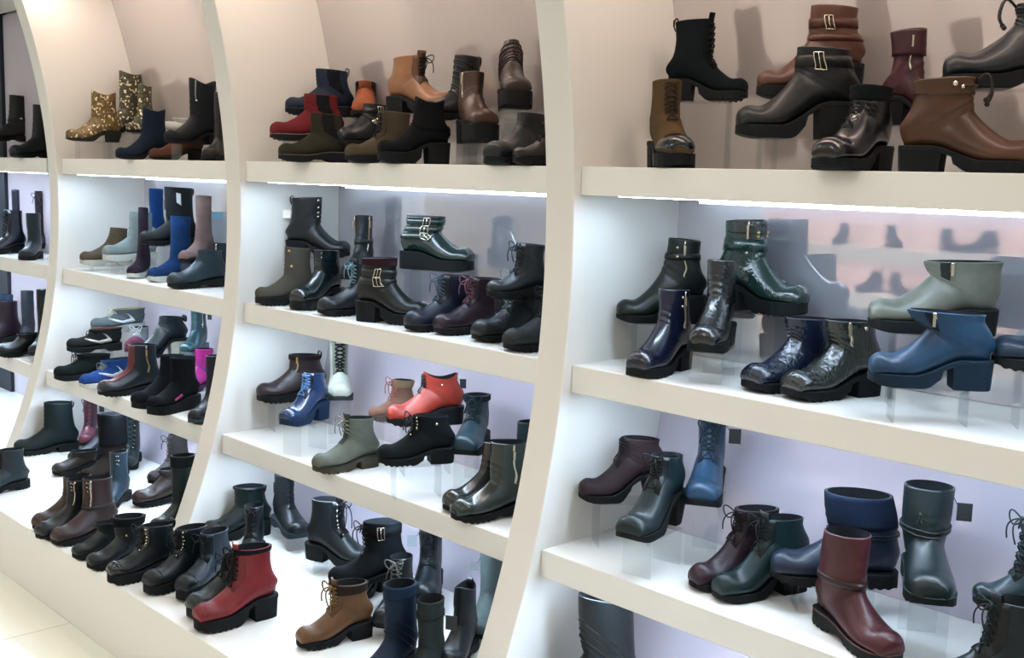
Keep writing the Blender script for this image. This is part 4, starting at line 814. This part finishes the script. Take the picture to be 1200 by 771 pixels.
# ------------------------------------------------------------------ the display unit
ZB = .0                                   # floor
def arc(z0, z1, n): return [(yf(z), z) for z in np.linspace(z0, z1, n)]
NAMES = {-1: 'white arched divider at the far left end of the display wall', 0: 'white arched divider between the far left and left bays', 1: 'white arched divider between the left and middle bays',
         2: 'white arched divider between the middle and right bays', 3: 'white arched divider at the right end of the right bay'}
XL = -2.1
for i in range(0, 4):
    x0, x1 = W*i, W*i+T
    A = arc(Z[4]+.0005, CEIL-.0005, 60); bk = [(y+DEP+.02, z) for y, z in A]
    loop = A+bk[::-1]; n = len(loop)
    mb = MB()
    vs = [(x0, y, z) for y, z in loop]+[(x1, y, z) for y, z in loop]; m_ = len(A)
    fs = []
    for j in range(m_-1):
        a, b_, c, d = j, j+1, n-2-j, n-1-j
        fs += [(a, b_, c, d), (a+n, d+n, c+n, b_+n)]
    for j in range(n):
        k2 = (j+1) % n; fs.append((j, j+n, k2+n, k2))
    mb.add(vs, fs)
    o = mb.build('shelf_divider', WHITE, smooth=False, bevel=.003)
    tag(o, NAMES[i], 'divider', 'white arched dividers')
BAYN = {-1: 'far left', 0: 'left', 1: 'middle', 2: 'right'}
for i in range(-1, 3):
    xa = W*i+T if i >= 0 else XL; xb = W*(i+1) if i >= 0 else W*0-.085
    if i >= 0: xa += .0006; xb -= .0006
    for k in (1, 2, 3):
        y0, y1 = yshelf(k), yf(Z[k])+DEP
        mb = MB(); mb.box(xa, xb, y0, y1, Z[k]-ST, Z[k])
        s = mb.build('display_shelf', SHELFW, smooth=False, bevel=.002)
        tag(s, 'white %s shelf board of the %s bay' % (ORD[k], BAYN[i]), 'shelf', 'white shelf boards')
        zl = Z[k]-ST
        if i >= 0 or True:
            for ya_, yb_, hz in ((y0+.030, y0+.044, .0012), (y1-.050, y1-.038, .016)):
                b2 = MB(); b2.box(xa+.10, xb-.10, ya_, yb_, zl-hz, zl-.0004)
                l = b2.build('led_strip', LEDM if hz < .003 else LEDB, s, smooth=False)
            pass
    # canopy over the top compartment, with its own warm strip
    zt = 2.36; mb = MB(); mb.box(xa, xb, yf(zt)+INS, yf(zt)+DEP, zt, zt+ST); s = mb.build('canopy_board', SHELFW, smooth=False, bevel=.002)
    tag(s, 'white canopy board closing the %s bay above the frame' % BAYN[i], 'canopy', 'white canopy boards')
    b2 = MB(); b2.box(xa+.03, xb-.03, yf(zt)+INS+.05, yf(zt)+INS+.07, zt-.014, zt-.0004)
    if i >= 0: b2.build('led_strip', LEDW, s, smooth=False)
    # glossy back panels, one per compartment
    lv = [Z[4], Z[3], Z[2], Z[1], zt+ST]
    for q in range(4):
        za = lv[q]+.0008; zc_ = lv[q+1]-(ST+.0008)
        n_ = 2 if q < 3 else 14
        zs = np.linspace(za, zc_, n_)
        ys = [yf(z)+DEP-.004 for z in zs]
        if q == 2: ys = [(ys[0]+ys[1])/2+.003]*2
        if i == -1: ys = [.585]*n_
        t_ = .006; xm = xb if i >= 0 else -.0006; xs_ = xa if i >= 0 else -1.33
        pr = [(y, z) for y, z in zip(ys, zs)]+[(y-t_, z) for y, z in zip(ys, zs)][::-1]; m_ = len(pr)
        mb = MB(); fs = []
        for j in range(n_-1):
            qd = (j, j+1, m_-2-j, m_-1-j); fs += [qd[::-1], tuple(v+m_ for v in qd)]
        for j in range(m_): fs.append((j, (j+1) % m_, (j+1) % m_+m_, j+m_))
        mb.add([(xs_, y, z) for y, z in pr]+[(xm, y, z) for y, z in pr], fs)
        p = mb.build('back_panel', (GREYP, GREYP, MIRROR, MIRTOP)[q] if i >= 0 else GREYP, smooth=(q == 3))
        if q == 3: 
            e = p.modifiers.new('edges', 'EDGE_SPLIT'); e.split_angle = .6
        tag(p, 'glossy grey back panel of the %s bay above the %s' % (BAYN[i], 'plinth' if q == 0 else ORD[4-q]+' shelf'), 'back panel', 'glossy back panels')
# plinth
mb = MB(); mb.box(-3.0, W*3+T, YP, yf(Z[4])+DEP+.12, .0005, Z[4])
pl = mb.build('display_plinth', SHELFW, smooth=False, bevel=.003); tag(pl, 'long white plinth running along the foot of the display wall', 'plinth')
# dark panel at the far left end
mb = MB(); mb.box(-2.4, -1.335, .56, .60, Z[4]+.001, CEIL-.02); o = mb.build('trim_1', mat('dark_navy', (14, 26, 40), .6), smooth=False, bevel=.002); o['kind'] = 'structure'

# ------------------------------------------------------------------ the room
def tile_mat():
    m = bpy.data.materials.new('cream_tile'); m.use_nodes = True; nt = m.node_tree; b_ = nt.nodes['Principled BSDF']
    tc = nt.nodes.new('ShaderNodeTexCoord'); br = nt.nodes.new('ShaderNodeTexBrick')
    br.offset = 0; br.inputs['Scale'].default_value = 1.0; br.inputs['Brick Width'].default_value = .8; br.inputs['Row Height'].default_value = .8
    br.inputs['Mortar Size'].default_value = .0025
    br.inputs['Color1'].default_value = (*s2l((232, 231, 216)), 1); br.inputs['Color2'].default_value = (*s2l((229, 228, 213)), 1); br.inputs['Mortar'].default_value = (*s2l((196, 190, 170)), 1)
    nt.links.new(tc.outputs['Object'], br.inputs['Vector']); nt.links.new(br.outputs['Color'], b_.inputs['Base Color'])
    b_.inputs['Roughness'].default_value = .18
    return m
CREAM = mat('cream_wall', (212, 207, 200), .7, .3, bump='n', bs=8, bstr=.03)
XW0, XW1, YW0, YW1 = -3.2, 7.6, -5.2, .95
def slab(name, x0, x1, y0, y1, z0, z1, m):
    mb = MB(); mb.box(x0, x1, y0, y1, z0, z1); o = mb.build(name, m, smooth=False); o['kind'] = 'structure'; return o
slab('floor', XW0, XW1, YW0, YW1, -.1, 0, tile_mat())
slab('ceiling', XW0, XW1, YW0, YW1, CEIL, CEIL+.1, mat('ceiling_paint', (220, 216, 210), .8, .2, bump='n', bs=5, bstr=.02))
slab('wall_back', XW0, XW1, YW1, YW1+.1, -.1, CEIL+.1, CREAM)
slab('wall_front', XW0, XW1, YW0-.1, YW0, -.1, CEIL+.1, CREAM)
slab('wall_left', XW0-.1, XW0, YW0-.1, YW1+.1, -.1, CEIL+.1, CREAM)
slab('wall_right', XW1, XW1+.1, YW0-.1, YW1+.1, -.1, CEIL+.1, CREAM)

# the shelves across the aisle, which the mirrors show
YO = -4.25
PINK = mat('warm_backdrop', (232, 214, 210), .6)
WGLOW = mat('warm_glow', (255, 255, 255), .5, emit=(255, 230, 220), es=13)
def upart(name, x0, x1, y0, y1, z0, z1, m, parent=None):
    mb = MB(); mb.box(x0, x1, y0, y1, z0, z1); return mb.build(name, m, parent, smooth=False)
OPZ = (.42, .78, 1.12, 1.50)
for z, nm in zip(OPZ, ('lowest', 'second', 'third', 'topmost')):
    s = upart('wall_shelf', -2.0, 7.2, YO-.40, YO, z-.11, z, WHITE)
    tag(s, nm+' long white shelf across the aisle, seen only in the mirror panels', 'shelf', 'white shelves across the aisle')
    upart('led_strip', -1.9, 7.1, YO-.20, YO-.15, z-.115, z-.1104, WGLOW, s)
bb = upart('trim_2', -2.05, 7.25, YO-.46, YO-.4005, .0505, 2.05, PINK); bb['kind'] = 'structure'
bb = upart('trim_3', -2.05, 7.25, YO-.46, YO+.02, .0005, .05, WHITE); bb['kind'] = 'structure'
proto = None; cnt = 0
for z in OPZ:
    x = -1.4
    while x < 6.9:
        if proto is None:
            la = Last(H=.16, L=.24); us = np.linspace(.02, 13, 22); th = np.linspace(0, 2*math.pi, 16, endpoint=False)
            mb = MB(); P = la.S(us[:, None], th[None, :]); mb.grid(P, close_v=True); o_ = len(mb.v)-22*16
            mb.f.append(tuple(o_+j for j in range(16))); mb.f.append(tuple(o_+21*16+j for j in range(16))[::-1])
            xs = np.linspace(0, .24, 14); px, pw = plan(.24, 'round', 1); ww = np.interp(xs, px, pw)+.002
            out = np.concatenate([np.stack([xs-.12, ww], 1), np.stack([xs-.12, -ww], 1)[::-1]]); G = np.array([np.column_stack([out, np.full(len(out), zz)]) for zz in (0, .024)])
            mb.grid(G, close_v=True); nn = len(out); q = len(mb.v)-2*nn; mb.f.append(tuple(q+j for j in range(nn))[::-1]); mb.f.append(tuple(q+nn+j for j in range(nn)))
            proto = mb.build('dark_boot', shoe_mat((34, 38, 42), 'dull')); o2 = proto
        else:
            o2 = proto.copy(); COL.objects.link(o2)
        o2.location = (x, YO-.2, z+.0002); o2.rotation_euler = (0, 0, math.radians(90+random.uniform(-60, 60)))
        tag(o2, 'dark boot on the shelves across the aisle, blurred in the mirror panels', 'boot', 'dark boots across the aisle')
        x += random.choice((.22, .28, .26, .42))

# ceiling downlights
def area(name, loc, size, power, col, rot=(0, 0, 0), shape='DISK', sy=None):
    ld = bpy.data.lights.new(name, 'AREA'); ld.energy = power; ld.color = col; ld.shape = shape; ld.size = size
    if sy: ld.size_y = sy
    o = bpy.data.objects.new(name, ld); COL.objects.link(o); o.location = loc; o.rotation_euler = rot; return o
GL = mat('lamp_glow', (255, 255, 255), .5, emit=(255, 246, 234), es=5)
kk = 0
for x in (-1.8, .2, 2.2, 4.2, 6.2):
    for y in (-1.5, -3.1):
        r = empty('ceiling_downlight', (x, y, CEIL))
        tag(r, 'round recessed ceiling downlight over the aisle, out of direct view', 'ceiling light', 'ceiling downlights')
        a = np.linspace(0, 2*math.pi, 24, endpoint=False)
        mb = MB(); prof = [(.245, -.0005), (.255, -.012), (.235, -.016), (.230, -.004)]
        mb.grid(np.array([[(rr*math.cos(t), rr*math.sin(t), z) for t in a] for rr, z in prof]), close_v=True); mb.build('ring', WHITE, r)
        mb = MB(); mb.grid(np.array([[(rr*math.cos(t), rr*math.sin(t), -.004) for t in a] for rr in (.2301, .001)]), close_v=True, flip=True); mb.build('diffuser', GL, r)
        l = area('downlight_lamp', (x, y, CEIL-.02), .46, AISLE, (.925, .99, .97))
SC.world = bpy.data.worlds.new('world'); SC.world.use_nodes = True
SC.world.node_tree.nodes['Background'].inputs[0].default_value = (1, .97, .92, 1); SC.world.node_tree.nodes['Background'].inputs[1].default_value = .05
vs = SC.view_settings; vs.view_transform = 'Standard'; vs.look = 'None'; vs.gamma = 1; vs.use_curve_mapping = False; vs.exposure = EXPO
